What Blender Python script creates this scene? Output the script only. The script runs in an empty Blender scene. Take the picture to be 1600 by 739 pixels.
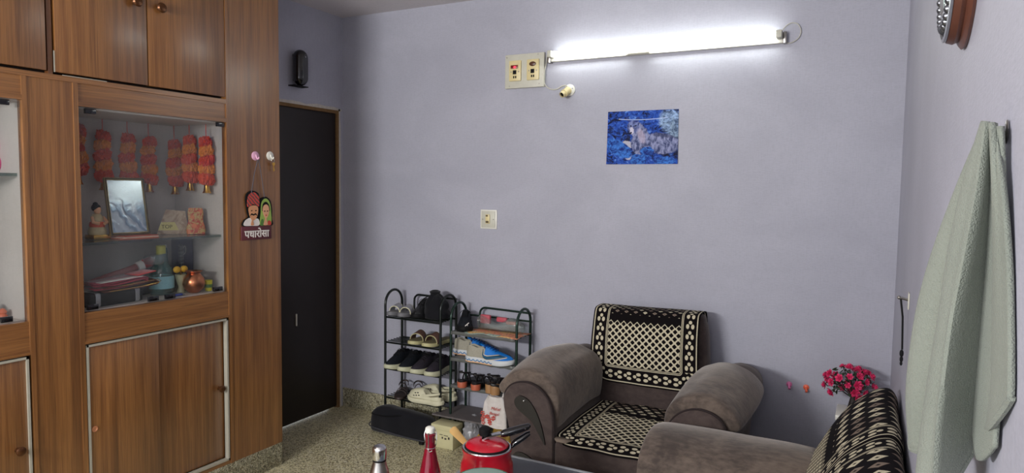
import bpy, bmesh, math, random
from mathutils import Vector, Matrix, noise as mnoise
PI = math.pi
rnd = random.Random(7)
SC = bpy.context.scene
COL = SC.collection
V = Vector

# ------------------------------------------------------------------ shader expressions
class E:
    def __init__(s, g, k): s.g, s.k = g, k
    def __add__(a, b): return a.g.m('ADD', a, b)
    def __radd__(a, b): return a.g.m('ADD', b, a)
    def __sub__(a, b): return a.g.m('SUBTRACT', a, b)
    def __rsub__(a, b): return a.g.m('SUBTRACT', b, a)
    def __mul__(a, b): return a.g.m('MULTIPLY', a, b)
    def __rmul__(a, b): return a.g.m('MULTIPLY', b, a)
    def __truediv__(a, b): return a.g.m('DIVIDE', a, b)
    def __neg__(a): return a.g.m('MULTIPLY', a, -1.0)
    def lt(a, b): return a.g.m('LESS_THAN', a, b)
    def gt(a, b): return a.g.m('GREATER_THAN', a, b)
    def abs(a): return a.g.m('ABSOLUTE', a)
    def fl(a): return a.g.m('FLOOR', a)
    def fr(a): return a.g.m('FRACT', a)
    def mn(a, b): return a.g.m('MINIMUM', a, b)
    def mx(a, b): return a.g.m('MAXIMUM', a, b)
    def sin(a): return a.g.m('SINE', a)
    def sq(a): return a.g.m('MULTIPLY', a, a)
    def rt(a): return a.g.m('SQRT', a)
    def pw(a, b): return a.g.m('POWER', a, b)
    def inv(a): return 1.0 - a
    def step(a, lo, hi):
        n = a.g.n('ShaderNodeMapRange'); n.interpolation_type = 'SMOOTHSTEP'
        a.g.put(n.inputs[0], a); n.inputs[1].default_value = lo; n.inputs[2].default_value = hi
        return E(a.g, n.outputs[0])

class G:
    """a small node-graph writer"""
    def __init__(s, name):
        s.mat = bpy.data.materials.new(name); s.mat.use_nodes = True
        s.nt = s.mat.node_tree; s.nt.nodes.clear()
        s.out = s.n('ShaderNodeOutputMaterial')
    def n(s, t): return s.nt.nodes.new(t)
    def put(s, sock, v):
        if isinstance(v, E): s.nt.links.new(v.k, sock)
        elif isinstance(v, (tuple, list)):
            sock.default_value = tuple(v) + ((1.0,) if len(v) == 3 and len(sock.default_value) == 4 else ())
        else: sock.default_value = v
    def m(s, op, a, b=None):
        n = s.n('ShaderNodeMath'); n.operation = op
        s.put(n.inputs[0], a)
        if b is not None: s.put(n.inputs[1], b)
        return E(s, n.outputs[0])
    def xyz(s, kind='Object'):
        n = s.n('ShaderNodeTexCoord'); q = s.n('ShaderNodeSeparateXYZ')
        s.nt.links.new(n.outputs[kind], q.inputs[0])
        return [E(s, q.outputs[i]) for i in range(3)]
    def vec(s, x, y, z=0.0):
        n = s.n('ShaderNodeCombineXYZ')
        for i, v in enumerate((x, y, z)): s.put(n.inputs[i], v)
        return E(s, n.outputs[0])
    def co(s, scale=(1, 1, 1), kind='Object', loc=(0, 0, 0)):
        n = s.n('ShaderNodeTexCoord'); q = s.n('ShaderNodeMapping')
        s.nt.links.new(n.outputs[kind], q.inputs[0]); q.inputs['Scale'].default_value = scale
        q.inputs['Location'].default_value = loc
        return E(s, q.outputs[0])
    def noise(s, vec, scale=5.0, detail=3.0, rough=.55, dist=0.0, color=False):
        n = s.n('ShaderNodeTexNoise'); s.put(n.inputs['Vector'], vec)
        n.inputs['Scale'].default_value = scale; n.inputs['Detail'].default_value = detail
        n.inputs['Roughness'].default_value = rough; n.inputs['Distortion'].default_value = dist
        return E(s, n.outputs['Color' if color else 'Fac'])
    def voro(s, vec, scale=5.0, out='Distance', feature='F1', rand=1.0):
        n = s.n('ShaderNodeTexVoronoi'); n.feature = feature; s.put(n.inputs['Vector'], vec)
        n.inputs['Scale'].default_value = scale; n.inputs['Randomness'].default_value = rand
        return E(s, n.outputs[out])
    def wave(s, vec, scale=5.0, dist=2.0, detail=2.0, dirn='X'):
        n = s.n('ShaderNodeTexWave'); n.bands_direction = dirn; s.put(n.inputs['Vector'], vec)
        n.inputs['Scale'].default_value = scale; n.inputs['Distortion'].default_value = dist
        n.inputs['Detail'].default_value = detail
        return E(s, n.outputs['Fac'])
    def mix(s, f, a, b, mode='MIX'):
        n = s.n('ShaderNodeMix'); n.data_type = 'RGBA'; n.blend_type = mode
        s.put(n.inputs[0], f); s.put(n.inputs[6], a); s.put(n.inputs[7], b)
        return E(s, n.outputs[2])
    def bump(s, h, strength=.3, dist=.01):
        n = s.n('ShaderNodeBump'); n.inputs['Strength'].default_value = strength
        n.inputs['Distance'].default_value = dist; s.put(n.inputs['Height'], h)
        return E(s, n.outputs[0])
    def bsdf(s, color, rough=.5, metal=0.0, normal=None, **kw):
        n = s.n('ShaderNodeBsdfPrincipled')
        s.put(n.inputs['Base Color'], color); s.put(n.inputs['Roughness'], rough); s.put(n.inputs['Metallic'], metal)
        if normal is not None: s.put(n.inputs['Normal'], normal)
        names = dict(coat='Coat Weight', coatr='Coat Roughness', trans='Transmission Weight', ior='IOR',
                     sheen='Sheen Weight', sheenr='Sheen Roughness', sheent='Sheen Tint', emis='Emission Color', emist='Emission Strength',
                     alpha='Alpha', spec='Specular IOR Level', sss='Subsurface Weight')
        for k, v in kw.items(): s.put(n.inputs[names[k]], v)
        s.nt.links.new(n.outputs[0], s.out.inputs[0])
        return s.mat

def srgb(r, g, b):
    f = lambda c: (c/255/12.92) if c <= 10 else ((c/255+.055)/1.055)**2.4
    return (f(r), f(g), f(b))

def plain(name, c, rough=.5, metal=0.0, var=.12, scale=30, bump=0.0, **kw):
    if rough >= .7 and 'spec' not in kw: kw['spec'] = .2
    """simple surface with a slight procedural unevenness of its own"""
    g = G(name); v = g.noise(g.co(), scale, 3)
    lo = tuple(x*(1-var) for x in c); hi = tuple(min(1, x*(1+var)) for x in c)
    nrm = g.bump(v, bump, .002) if bump else None
    return g.bsdf(g.mix(v, lo, hi), rough, metal, nrm, **kw)

def wood(name, horizontal=False, dark=srgb(66, 38, 18), mid=srgb(118, 75, 37), light=srgb(144, 97, 52), rough=.33):
    g = G(name)
    sc = (9, 1.1, 40) if horizontal else (9, 40, 1.1)
    sf = (20, 4.0, 300) if horizontal else (20, 300, 4.0)
    a = g.noise(g.co(sc), 1.0, 4, .6, .6)
    b = g.noise(g.co(sf), 1.0, 3, .6)
    st = g.noise(g.co(tuple(x*.45 for x in sc), loc=(3, 1, 7)), 1.0, 2, .5)
    c = g.mix(a.step(.30, .62), mid, light)
    c = g.mix(b.step(.42, .74)*.6, c, dark)
    c = g.mix(st.step(.54, .70)*.42, c, dark)
    return g.bsdf(c, g.noise(g.co(sc), 2.0, 3).step(.2, .9)*.14+rough, 0, g.bump(b, .12, .001), coat=1.0, coatr=.25)

def suede(name, dark, light, sheen=.5):
    g = G(name)
    a = g.noise(g.co((5, 5, 5)), 1.0, 4, .6, .8)
    b = g.noise(g.co((26, 70, 40)), 1.0, 3, .6, .3)
    f = g.noise(g.co((1, 1, 1)), 420, 2)
    c = g.mix((a*.6+b*.4).step(.34, .66), dark, light)
    c = g.mix(f*.25, c, (.02, .016, .014))
    return g.bsdf(c, .9, 0, g.bump(f*.4+b*.6, .35, .003), sheen=sheen, sheenr=.4, sheent=(.8, .75, .7))

M = {}
# ---- painted wall: brushed distemper with scuffs
def wallmat(name, lo, hi):
    g = G(name)
    br = g.noise(g.co((60, 60, 240)), 1.0, 3, .6)
    vb = g.noise(g.co((200, 200, 18)), 1.0, 2, .6)
    pa = g.noise(g.co((1.3, 1.3, 1.9)), 1.0, 5, .6, .5)
    sp = g.noise(g.co((16, 16, 22), loc=(4, 2, 9)), 1.0, 5, .65)
    c = g.mix(pa.step(.3, .7), lo, hi)
    c = g.mix((br*.6+vb*.4).step(.4, .7)*.30, c, tuple(x*.75 for x in lo))
    c = g.mix(sp.step(.76, .80)*.45, c, tuple(x*.45 for x in lo))
    return g.bsdf(c, .55, 0, g.bump(br*.6+vb*.4+pa*.5, .4, .002))
M['wall'] = wallmat('wall_paint', srgb(162, 162, 175), srgb(173, 173, 186))
M['wall_in'] = wallmat('niche_paint', srgb(186, 178, 172), srgb(198, 190, 184))
M['ceil'] = wallmat('ceiling_paint', srgb(206, 200, 203), srgb(214, 208, 211))
# ---- terrazzo
def terr(name, base, b2):
    g = G(name)
    d = g.noise(g.co(), 3.5, 4, .6)
    v1 = g.voro(g.co(), 185, 'Color'); v2 = g.voro(g.co(), 100, 'Color')
    s1 = g.n('ShaderNodeSeparateColor'); g.nt.links.new(v1.k, s1.inputs[0])
    s2 = g.n('ShaderNodeSeparateColor'); g.nt.links.new(v2.k, s2.inputs[0])
    r1, b1 = E(g, s1.outputs[0]), E(g, s1.outputs[2]); r2 = E(g, s2.outputs[1])
    c = g.mix(d.step(.3, .7), base, b2)
    c = g.mix(r1.gt(.62)*.6, c, srgb(222, 214, 182))
    c = g.mix(b1.gt(.76)*.8, c, srgb(62, 54, 38))
    c = g.mix(r2.gt(.88)*.6, c, srgb(110, 96, 64))
    c = g.mix(r2.lt(.07)*.6, c, srgb(205, 200, 180))
    return g.bsdf(c, .38, 0, None)
M['floor'] = terr('terrazzo', srgb(182, 174, 138), srgb(198, 190, 152))
M['skirt'] = terr('terrazzo_skirting', srgb(140, 138, 116), srgb(156, 152, 128))
M['woodv'] = wood('teak_veneer'); M['woodh'] = wood('teak_rail', True)
M['woodd'] = wood('teak_dark_edge', dark=srgb(50, 28, 14), mid=srgb(96, 58, 30), light=srgb(116, 72, 38))
M['door'] = plain('door_brown_laminate', srgb(32, 24, 22), .5, var=.2, scale=8)
M['gap'] = plain('dark_gap', srgb(24, 18, 14), .8)
M['trimw'] = plain('aluminium_trim', srgb(176, 172, 158), .45, .2)
M['plaster'] = plain('chipped_plaster', srgb(196, 190, 180), .9, var=.2, scale=60, bump=.6)
M['frameb'] = plain('door_frame_bare_wood', srgb(120, 92, 60), .7, var=.3, scale=40)
M['knobb'] = plain('bronze_knob', srgb(92, 58, 34), .3, .7)
M['knobp'] = plain('wooden_finger_pull', srgb(186, 124, 86), .5)
M['white'] = plain('white_plastic', srgb(226, 224, 214), .35, var=.05)
M['offw'] = plain('aged_white_plastic', srgb(196, 194, 180), .45, var=.1)
M['cream'] = plain('cream_plastic', srgb(216, 200, 150), .4, var=.08)
M['black'] = plain('black_gloss', srgb(14, 14, 18), .12, var=.1, coat=.6)
M['blackm'] = plain('black_matt', srgb(18, 18, 20), .7, var=.2)
M['blackf'] = plain('black_fabric', srgb(14, 14, 20), .85, var=.35, scale=12, bump=.5, sheen=.15)
M['navy'] = plain('navy_blue', srgb(32, 34, 62), .5)
M['chrome'] = plain('chrome', srgb(205, 205, 205), .18, 1.0, var=.05)
M['steel'] = plain('brushed_steel', srgb(165, 162, 158), .28, 1.0, var=.06)
M['gold'] = plain('brass', srgb(214, 168, 84), .25, 1.0, var=.1)
M['copper'] = plain('copper', srgb(196, 122, 86), .28, 1.0, var=.15, scale=8)
M['redp'] = plain('red_cookware_enamel', srgb(196, 22, 44), .25, var=.05, coat=.5)
M['woodl'] = plain('pale_wood', srgb(214, 174, 110), .55, var=.12, scale=50)
M['rack'] = plain('rack_black_steel', srgb(22, 28, 26), .28, .3, var=.25)
M['rackg'] = plain('rack_dark_green_steel', srgb(38, 58, 50), .25, .5, var=.25)
M['rackwrap'] = plain('rack_shelf_plastic', srgb(96, 98, 96), .4, var=.2, bump=.3)
M['inlay'] = plain('dark_polished_inlay', srgb(14, 10, 10), .35, coat=.15)
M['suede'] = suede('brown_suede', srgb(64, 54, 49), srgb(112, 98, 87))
M['suede_shaded'] = suede('brown_suede_shaded', srgb(56, 44, 42), srgb(78, 65, 61), .3)  # same suede darkened: the dimmer light on lower faces is put into the colour
M['tabletop'] = plain('grey_tabletop', srgb(92, 98, 108), .3, var=.15, scale=14)
M['tableedge'] = plain('grey_table_edge', srgb(150, 154, 158), .4, var=.15, scale=30)
M['pinkh'] = plain('lilac_pink_plastic', srgb(222, 170, 196), .4)
M['orangep'] = plain('orange_plastic', srgb(236, 104, 70), .4)
M['pinkp'] = plain('pink_plastic', srgb(222, 120, 170), .4)
M['leafg'] = plain('dark_green_leaf', srgb(40, 56, 36), .5, var=.3)
M['stem'] = plain('dark_stem', srgb(34, 26, 22), .6)
def glass(name, tint=(1, 1, 1), rough=0.0, ior=1.45, alpha_mix=.0):
    g = G(name)
    return g.bsdf(tint, rough, 0, None, trans=1.0, ior=ior)
def thinglass(name, tint, refl=.08, haze=.03, hazec=(.55, .6, .65)):
    """pane: transparent with a fresnel reflection and a little dust"""
    g = G(name)
    t = g.n('ShaderNodeBsdfTransparent'); t.inputs[0].default_value = (*tint, 1)
    gl = g.n('ShaderNodeBsdfGlossy'); gl.inputs['Roughness'].default_value = .03
    d = g.n('ShaderNodeBsdfDiffuse'); d.inputs[0].default_value = (*hazec, 1)
    fr = g.n('ShaderNodeLayerWeight'); fr.inputs[0].default_value = .5
    f = E(g, fr.outputs['Facing']).pw(5.0)*.9+(.03+refl)
    m1 = g.n('ShaderNodeMixShader'); m2 = g.n('ShaderNodeMixShader')
    hz = g.noise(g.co((3, 3, 3)), 1.0, 4, .6).step(.3, .8)*haze
    g.put(m1.inputs[0], hz); g.nt.links.new(t.outputs[0], m1.inputs[1]); g.nt.links.new(d.outputs[0], m1.inputs[2])
    g.put(m2.inputs[0], f); g.nt.links.new(m1.outputs[0], m2.inputs[1]); g.nt.links.new(gl.outputs[0], m2.inputs[2])
    g.nt.links.new(m2.outputs[0], g.out.inputs[0])
    return g.mat
M['pane'] = thinglass('cabinet_glass', (.95, .96, .96), .0, .05)
M['shelfglass'] = thinglass('shelf_glass', (.72, .80, .78), .03, .15, (.3, .34, .33))
M['tealglass'] = thinglass('teal_tinted_glass', (.25, .62, .62), .04, .45, (.12, .42, .42))
M['clear'] = thinglass('clear_plastic', (.85, .87, .87), .05, .35, (.6, .62, .62))

# ------------------------------------------------------------------ mesh builder
class B:
    def __init__(s): s.bm = bmesh.new()
    def _x(s, verts, mtx):
        if mtx is not None: bmesh.ops.transform(s.bm, matrix=mtx, verts=verts)
    def box(s, a, b, mtx=None, bev=0.0, seg=2):
        a, b = V(a), V(b); c = (a+b)/2; d = b-a
        r = bmesh.ops.create_cube(s.bm, size=1.0, matrix=Matrix.Translation(c) @ Matrix.Diagonal((*[max(abs(q), 1e-5) for q in d], 1)))
        vs = r['verts']
        if bev > 0:
            es = list({e for v in vs for e in v.link_edges})
            rr = bmesh.ops.bevel(s.bm, geom=es, offset=bev, segments=seg, profile=.5, affect='EDGES')
            vs = list({v for f in rr['faces'] for v in f.verts} | {v for v in vs if v.is_valid})
        s._x(vs, mtx); return s
    def cyl(s, p, q, r, r2=None, n=16, caps=True):
        p, q = V(p), V(q); d = q-p; L = d.length
        if L < 1e-7: return s
        mt = Matrix.Translation((p+q)/2) @ d.to_track_quat('Z', 'Y').to_matrix().to_4x4()
        bmesh.ops.create_cone(s.bm, cap_ends=caps, segments=n, radius1=r, radius2=r if r2 is None else r2, depth=L, matrix=mt)
        return s
    def ball(s, c, r, n=12, mtx=None):
        r = (r, r, r) if isinstance(r, (int, float)) else r
        mt = Matrix.Translation(V(c)) @ Matrix.Diagonal((*r, 1))
        if mtx is not None: mt = mtx @ mt
        bmesh.ops.create_uvsphere(s.bm, u_segments=n, v_segments=max(6, n*2//3), radius=1.0, matrix=mt)
        return s
    def loft(s, rings, closed=True, cap=True, uv=None):
        vr = [[s.bm.verts.new(V(p)) for p in r] for r in rings]
        n = len(vr[0])
        for i in range(len(vr)-1):
            for j in range(n if closed else n-1):
                k = (j+1) % n
                s.bm.faces.new((vr[i][j], vr[i][k], vr[i+1][k], vr[i+1][j]))
        if cap and closed:
            try: s.bm.faces.new(list(reversed(vr[0]))); s.bm.faces.new(vr[-1])
            except ValueError: pass
        return s
    def lathe(s, prof, n=24, mtx=None):
        """profile of (r, z)"""
        rings = [[(max(r, 1e-5)*math.cos(2*PI*j/n), max(r, 1e-5)*math.sin(2*PI*j/n), z) for j in range(n)] for r, z in prof]
        if mtx is not None: rings = [[mtx @ V(p) for p in r] for r in rings]
        return s.loft(rings)
    def tube(s, pts, r, n=8, close=False):
        pts = [V(p) for p in pts]; N = len(pts); rings = []
        up = None
        for i, p in enumerate(pts):
            if close: t = (pts[(i+1) % N]-pts[i-1])
            else: t = pts[min(i+1, N-1)]-pts[max(i-1, 0)]
            t.normalize()
            if up is None:
                up = V((0, 0, 1)) if abs(t.z) < .9 else V((1, 0, 0))
            a = t.cross(up)
            if a.length < 1e-4: a = t.cross(V((0, 1, .1)))
            a.normalize(); b = a.cross(t).normalized(); up = b
            rr = r[i] if isinstance(r, (list, tuple)) else r
            rings.append([p+a*rr*math.cos(2*PI*j/n)+b*rr*math.sin(2*PI*j/n) for j in range(n)])
        if close: rings.append(rings[0]); return s.loft(rings, cap=False)
        return s.loft(rings)
    def prism(s, outline, h, mtx=None, bev=0.0):
        """outline in xy, thickness along +z"""
        f = lambda z: [V((x, y, z)) for x, y in outline]
        r0, r1 = f(0), f(h)
        if mtx is not None: r0 = [mtx @ p for p in r0]; r1 = [mtx @ p for p in r1]
        return s.loft([r0, r1])
    def ribbon(s, path, width_vec, th=.003):
        """flat strap along path with constant width vector"""
        w = V(width_vec)/2; rings = []
        P_ = [V(p) for p in path]
        for i, p in enumerate(P_):
            t = (P_[min(i+1, len(P_)-1)]-P_[max(i-1, 0)]).normalized()
            nn = t.cross(w.normalized()).normalized()*th/2
            rings.append([p-w-nn, p+w-nn, p+w+nn, p-w+nn])
        return s.loft(rings)

WM = {}
def thing(name, label, cat, loc=(0, 0, 0), rotz=0.0, group=None, rot=None):
    o = bpy.data.objects.new(name, None); COL.objects.link(o); o.empty_display_size = .05
    o.location = loc; o.rotation_euler = rot if rot else (0, 0, rotz)
    o['label'] = label; o['category'] = cat
    if group: o['group'] = group
    WM[o.name] = Matrix.Translation(V(loc)) @ o.rotation_euler.to_matrix().to_4x4()
    return o
def tag(o, label, cat, group=None):
    o['label'] = label; o['category'] = cat
    if group: o['group'] = group
    return o
def obj(name, b, mat, parent=None, world=True, smooth=40, sub=0, label=None, solid=0, flip=True, uvs=False):
    """link one mesh object. world=True: coordinates are world ones and are brought into the parent's space"""
    bm = b.bm if isinstance(b, B) else b
    if flip: bmesh.ops.recalc_face_normals(bm, faces=bm.faces)
    me = bpy.data.meshes.new(name)
    mt = Matrix.Identity(4)
    if parent is not None: mt = WM[parent.name]
    if world and parent is not None: bmesh.ops.transform(bm, matrix=mt.inverted(), verts=bm.verts)
    bm.to_mesh(me); bm.free()
    o = bpy.data.objects.new(name, me); COL.objects.link(o)
    for m_ in (mat if isinstance(mat, (list, tuple)) else [mat]): me.materials.append(M[m_] if isinstance(m_, str) else m_)
    if smooth:
        for p in me.polygons: p.use_smooth = True
        me.set_sharp_from_angle(angle=math.radians(smooth))
    if parent is not None: o.parent = parent
    WM[o.name] = mt
    if solid:
        q = o.modifiers.new('th', 'SOLIDIFY'); q.thickness = solid; q.offset = 0
    if sub:
        q = o.modifiers.new('sub', 'SUBSURF'); q.levels = sub; q.render_levels = sub
    if label: o['label'] = label
    return o
def struct(name, b, mat, parent=None, **kw):
    o = obj(name, b, mat, parent, **kw)
    if parent is None: o['kind'] = 'structure'
    return o
def dup(root, loc=None, rot=None, label=None, group=None):
    def cp(o, par):
        c = o.copy(); COL.objects.link(c)
        if par is not None: c.parent = par
        for ch in [x for x in bpy.data.objects if x.parent == o]: cp(ch, c)
        return c
    r = cp(root, None)
    if loc is not None: r.location = loc
    if rot is not None: r.rotation_euler = rot
    if label: r['label'] = label
    if group: r['group'] = group
    return r
def catmull(pts, n=6, close=False):
    P_ = [V(p) for p in pts]; out = []; N = len(P_)
    for i in range(N if close else N-1):
        g = (lambda k: P_[k % N]) if close else (lambda k: P_[max(0, min(N-1, k))])
        p0, p1, p2, p3 = g(i-1), g(i), g(i+1), g(i+2)
        for k in range(n):
            t = k/n
            out.append(.5*((2*p1)+(p2-p0)*t+(2*p0-5*p1+4*p2-p3)*t*t+(3*p1-p0-3*p2+p3)*t**3))
    if not close: out.append(P_[-1])
    return out

# ================================================================== ROOM
XL, XR, YB, YF, ZC = -3.328, .111, 3.745, -1.9, 2.75
XF = -2.906
struct('floor', B().box((XL-.1, YF, -.06), (XR+.1, YB+.1, 0)), 'floor')
struct('ceiling', B().box((XL-.1, YF, ZC), (XR+.1, YB+.1, ZC+.08)), 'ceil')
struct('wall_back', B().box((XL-.1, YB, 0), (XR+.1, YB+.1, ZC)), 'wall')
struct('wall_right', B().box((XR, YF, 0), (XR+.1, YB, ZC)), 'wall')
DY0, DY1, DZ = 2.80, 3.70, 2.105       # door opening
w = B()
w.box((XL-.1, YF, 0), (XL, DY0, ZC)); w.box((XL-.1, DY0, DZ), (XL, DY1, ZC)); w.box((XL-.1, DY1, 0), (XL, YB, ZC))
struct('wall_left', w, 'wall')
b = B().box((XL, YB-.012, 0), (XR, YB, .133), bev=.003)
struct('baseboard_back', b, 'skirt')
b = B().box((XR-.012, .2, 0), (XR, YB-.012, .133), bev=.003)
struct('baseboard_right', b, 'skirt')
# door in the left wall, flush, with a rough bare-wood frame
d = thing('door_1', 'dark brown flush door in the left wall beside the cupboard', 'door', (XL, 3.25, 0)); d['kind'] = 'structure'
del d['label'], d['category']
obj('door_panel', B().box((XL-.045, DY0+.03, .012), (XL-.005, DY1-.025, DZ-.022), bev=.002), 'door', d)
fr = B()
fr.box((XL-.09, DY0, DZ-.022), (XL+.004, DY1, DZ)); fr.box((XL-.09, DY1-.022, 0), (XL+.004, DY1, DZ-.022)); fr.box((XL-.09, DY0, 0), (XL+.004, DY0+.03, DZ-.022))
obj('door_frame', fr, 'frameb', d)
obj('pull_handle', B().box((XL-.005, 3.287, .657), (XL+.006, 3.2935, .738), bev=.002), 'white', d, label='thin white pull strip')
# crumbling plaster strip around the frame
pr = []
r2 = random.Random(3)
for i in range(40):
    y = DY0+(DY1+.028-DY0)*i/39
    pr.append((y, DZ+.016+.010*mnoise.noise(V((y*9, 0, 0)))+.004*r2.random()))
bm = B(); top = [(XL+.003, y, z) for y, z in pr]; bot = [(XL+.003, y, DZ-.002-.012*max(0, mnoise.noise(V((y*14, 3, 0))))) for y, z in pr]
back = lambda L: [(XL-.001, p[1], p[2]) for p in L]
bm.loft([back(top), top, bot, back(bot)], closed=False)
ptsr = [(DZ+.012)*(1-i/39) for i in range(40)]
inn = [(XL+.003, DY1-.004-.006*max(0, mnoise.noise(V((z*11, 5, 2)))), z) for z in ptsr]
outr = [(XL+.003, DY1+.018+.012*mnoise.noise(V((z*7, 1, 2))), z) for z in ptsr]
bm.loft([back(inn), inn, outr, back(outr)], closed=False)
struct('trim_1', bm, 'plaster')

# ================================================================== BUILT-IN CABINET
CY1 = 2.76          # right end
CY0 = -.9
cab = thing('display_cabinet', 'tall built-in teak cabinet with glass showcase and wooden doors along the left wall', 'cabinet', (XF-.2, 1.6, 0))
def part(name, b, mat, par=None, **kw): return obj(name, b, mat, par or cab, **kw)
X0 = XL+.002
PZ = .13            # plinth height
YA, YB1 = 1.66, 2.412     # right showcase bay
YL1, YL0 = 1.469, .70     # left bay
b = B().box((X0, 2.425, PZ), (XF, CY1, ZC-.003)); part('end_panel', b, 'woodv')
b = B().box((XF-.03, 2.407, PZ), (XF+.004, 2.425, ZC-.003)); b.box((XF-.03, YA, PZ), (XF+.004, YA+.02, 1.985)); b.box((XF-.03, YL1, PZ), (XF+.004, YL1+.018, 1.985))
part('edge_strip', b, 'woodv')
b = B().box((XF-.03, YL1+.018, PZ), (XF, YA, 1.985)); part('stile', b, 'woodv')
b = B().box((XF-.03, CY0, PZ), (XF, YL0, 1.985)); part('stile', b, 'woodv')
# rails
b = B()
b.box((XF-.03, CY0, 1.985), (XF+.006, 2.407, 2.006)); part('cornice_rail', b, 'woodh')
for (y0, y1) in ((YA+.02, 2.407), (YL0, YL1)):
    b = B().box((XF-.03, y0, 1.893), (XF-.002, y1, 1.985)); 
    b.box((XF-.01, y0, 1.893), (XF+.004, y1, 1.912)); 
    part('top_rail', b, 'woodh')
    b = B().box((XF-.03, y0, .90), (XF, y1, 1.033)); b.box((XF-.02, y0, .90), (XF+.004, y1, .912)); part('middle_rail', b, 'woodh')
    # showcase box: floor, ceiling, niche back
    b = B().box((X0, y0, .98), (XF-.03, y1, 1.036)); part('showcase_floor', b, 'wall_in')
    b = B().box((X0, y0-.02, 1.885), (XF-.03, y1+.02, 1.985)); part('showcase_ceiling', b, 'wall_in')
    b = B().box((X0, y0-.02, 1.036), (X0+.012, y1+.02, 1.885)); part('showcase_back', b, 'wall_in')
    b = B().box((X0+.012, y1, 1.036), (XF-.03, y1+.013, 1.885)); part('showcase_side', b, 'wall_in')
    b = B().box((X0+.012, y0-.013, 1.036), (XF-.03, y0, 1.885)); part('showcase_side', b, 'wall_in')
    # white strip frame round the sliding doors
    b = B(); z0, z1 = PZ+.022, .895; t = .009
    b.box((XF-.02, y0+.004, z0), (XF+.005, y0+.004+t, z1)); b.box((XF-.02, y1-.008-t, z0), (XF+.005, y1-.008, z1))
    b.box((XF-.02, y0+.004, z1-t), (XF+.005, y1-.008, z1)); b.box((XF-.02, y0+.004, z0), (XF+.005, y1-.008, z0+t))
    part('door_surround', b, 'trimw')
    b = B().box((XF-.03, y0, PZ), (XF, y1, PZ+.022)); part('bottom_rail', b, 'woodh')
    b = B().box((XF-.07, y0, PZ+.02), (XF-.06, y1, .90)); part('door_backing', b, 'gap')
# shelf (glass) in each bay
for (y0, y1) in ((YA+.02, 2.407), (YL0, YL1)):
    part('glass_shelf', B().box((X0+.013, y0+.002, 1.312 if y0 > 1 else 1.60), (-2.95, y1-.002, 1.324 if y0 > 1 else 1.612)), 'shelfglass')
# upper doors
part('loft_backing', B().box((XF-.05, CY0, 2.006), (XF-.035, 2.407, ZC-.003)), 'gap')
part('loft_stile', B().box((XF-.03, 1.572, 2.006), (XF-.006, 1.590, ZC-.003)), 'woodd')
part('loft_head', B().box((XF-.03, CY0, 2.715), (XF, 2.407, ZC-.003)), 'woodh')
UD = [(1.598, 1.990, 'r'), (1.996, 2.404, 'l'), (1.16, 1.563, 'l'), (.74, 1.154, 'r')]
for (y0, y1, kn) in UD:
    dd = part('loft_door', B().box((XF-.03, y0, 2.018), (XF+.002, y1, 2.70), bev=.0015), 'woodv')
    ky = y1-.055 if kn == 'r' else y0+.055
    mt = Matrix.Translation((XF+.002, ky, 2.372)) @ Matrix.Rotation(PI/2, 4, 'Y')
    obj('knob', B().lathe([(.011, 0), (.008, .008), (.010, .012), (.021, .018), (.023, .024), (.018, .031), (.006, .034), (0, .034)], 20, mt), 'knobb', dd)
# chipped edge strip
part('chipped_edge', B().box((XF+.002, 1.590, 2.016), (XF+.0035, 1.5945, 2.10)).box((XF+.004, 1.62, 2.0063), (XF+.0068, 1.80, 2.009)), 'trimw', label='pale chipped veneer edge')
# lower sliding doors
for (y0, y1, fr_) in ((1.692, 2.016, 1), (2.004, 2.392, 0), (1.09, 1.452, 1), (.72, 1.10, 0)):
    xo = 0 if fr_ else -.024
    dd = part('sliding_door', B().box((XF-.016+xo, y0, PZ+.032), (XF-.002+xo, y1, .885), bev=.001), 'woodv')
    if fr_ and y0 > 1.5:
        mt = Matrix.Translation((XF-.002, 1.712, .527)) @ Matrix.Rotation(PI/2, 4, 'Y')
        obj('finger_pull', B().lathe([(.012, 0), (.013, .003), (.009, .004), (.007, .002), (0, .002)], 20, mt), 'knobp', dd)
    else:
        ky = {2.004: 2.362, 1.09: 1.412, .72: .76}[y0]
        mt = Matrix.Translation((XF-.002+xo, ky, .535)) @ Matrix.Rotation(PI/2, 4, 'Y')
        obj('knob', B().lathe([(.010, 0), (.007, .010), (.009, .016), (.017, .022), (.018, .028), (.010, .034), (0, .035)], 20, mt), 'knobb', dd)
# glass doors and their clips
def gdoor(y0, y1, clips):
    p = part('glass_door', B().box((XF-.014, y0, 1.040), (XF-.009, y1, 1.889)), 'pane')
    for (yc, zc, wd) in clips:
        obj('door_clip', B().box((XF-.018, yc-wd/2, zc-.011), (XF-.003, yc+wd/2, zc+.011), bev=.002), 'black', p)
gdoor(1.684, 2.043, [(1.735, 1.877, .045), (1.722, 1.052, .045), (2.0, 1.05, .05)])
gdoor(2.047, 2.404, [(2.380, 1.879, .042), (2.352, 1.052, .05), (2.085, 1.05, .05)])
gdoor(1.08, 1.466, [(1.405, 1.878, .05), (1.395, 1.052, .04)])
gdoor(.71, 1.076, [(.76, 1.878, .05)])
part('plinth', B().box((X0, CY0, 0), (XF+.001, 2.757, PZ), bev=.002), 'skirt', label='speckled terrazzo plinth')
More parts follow.
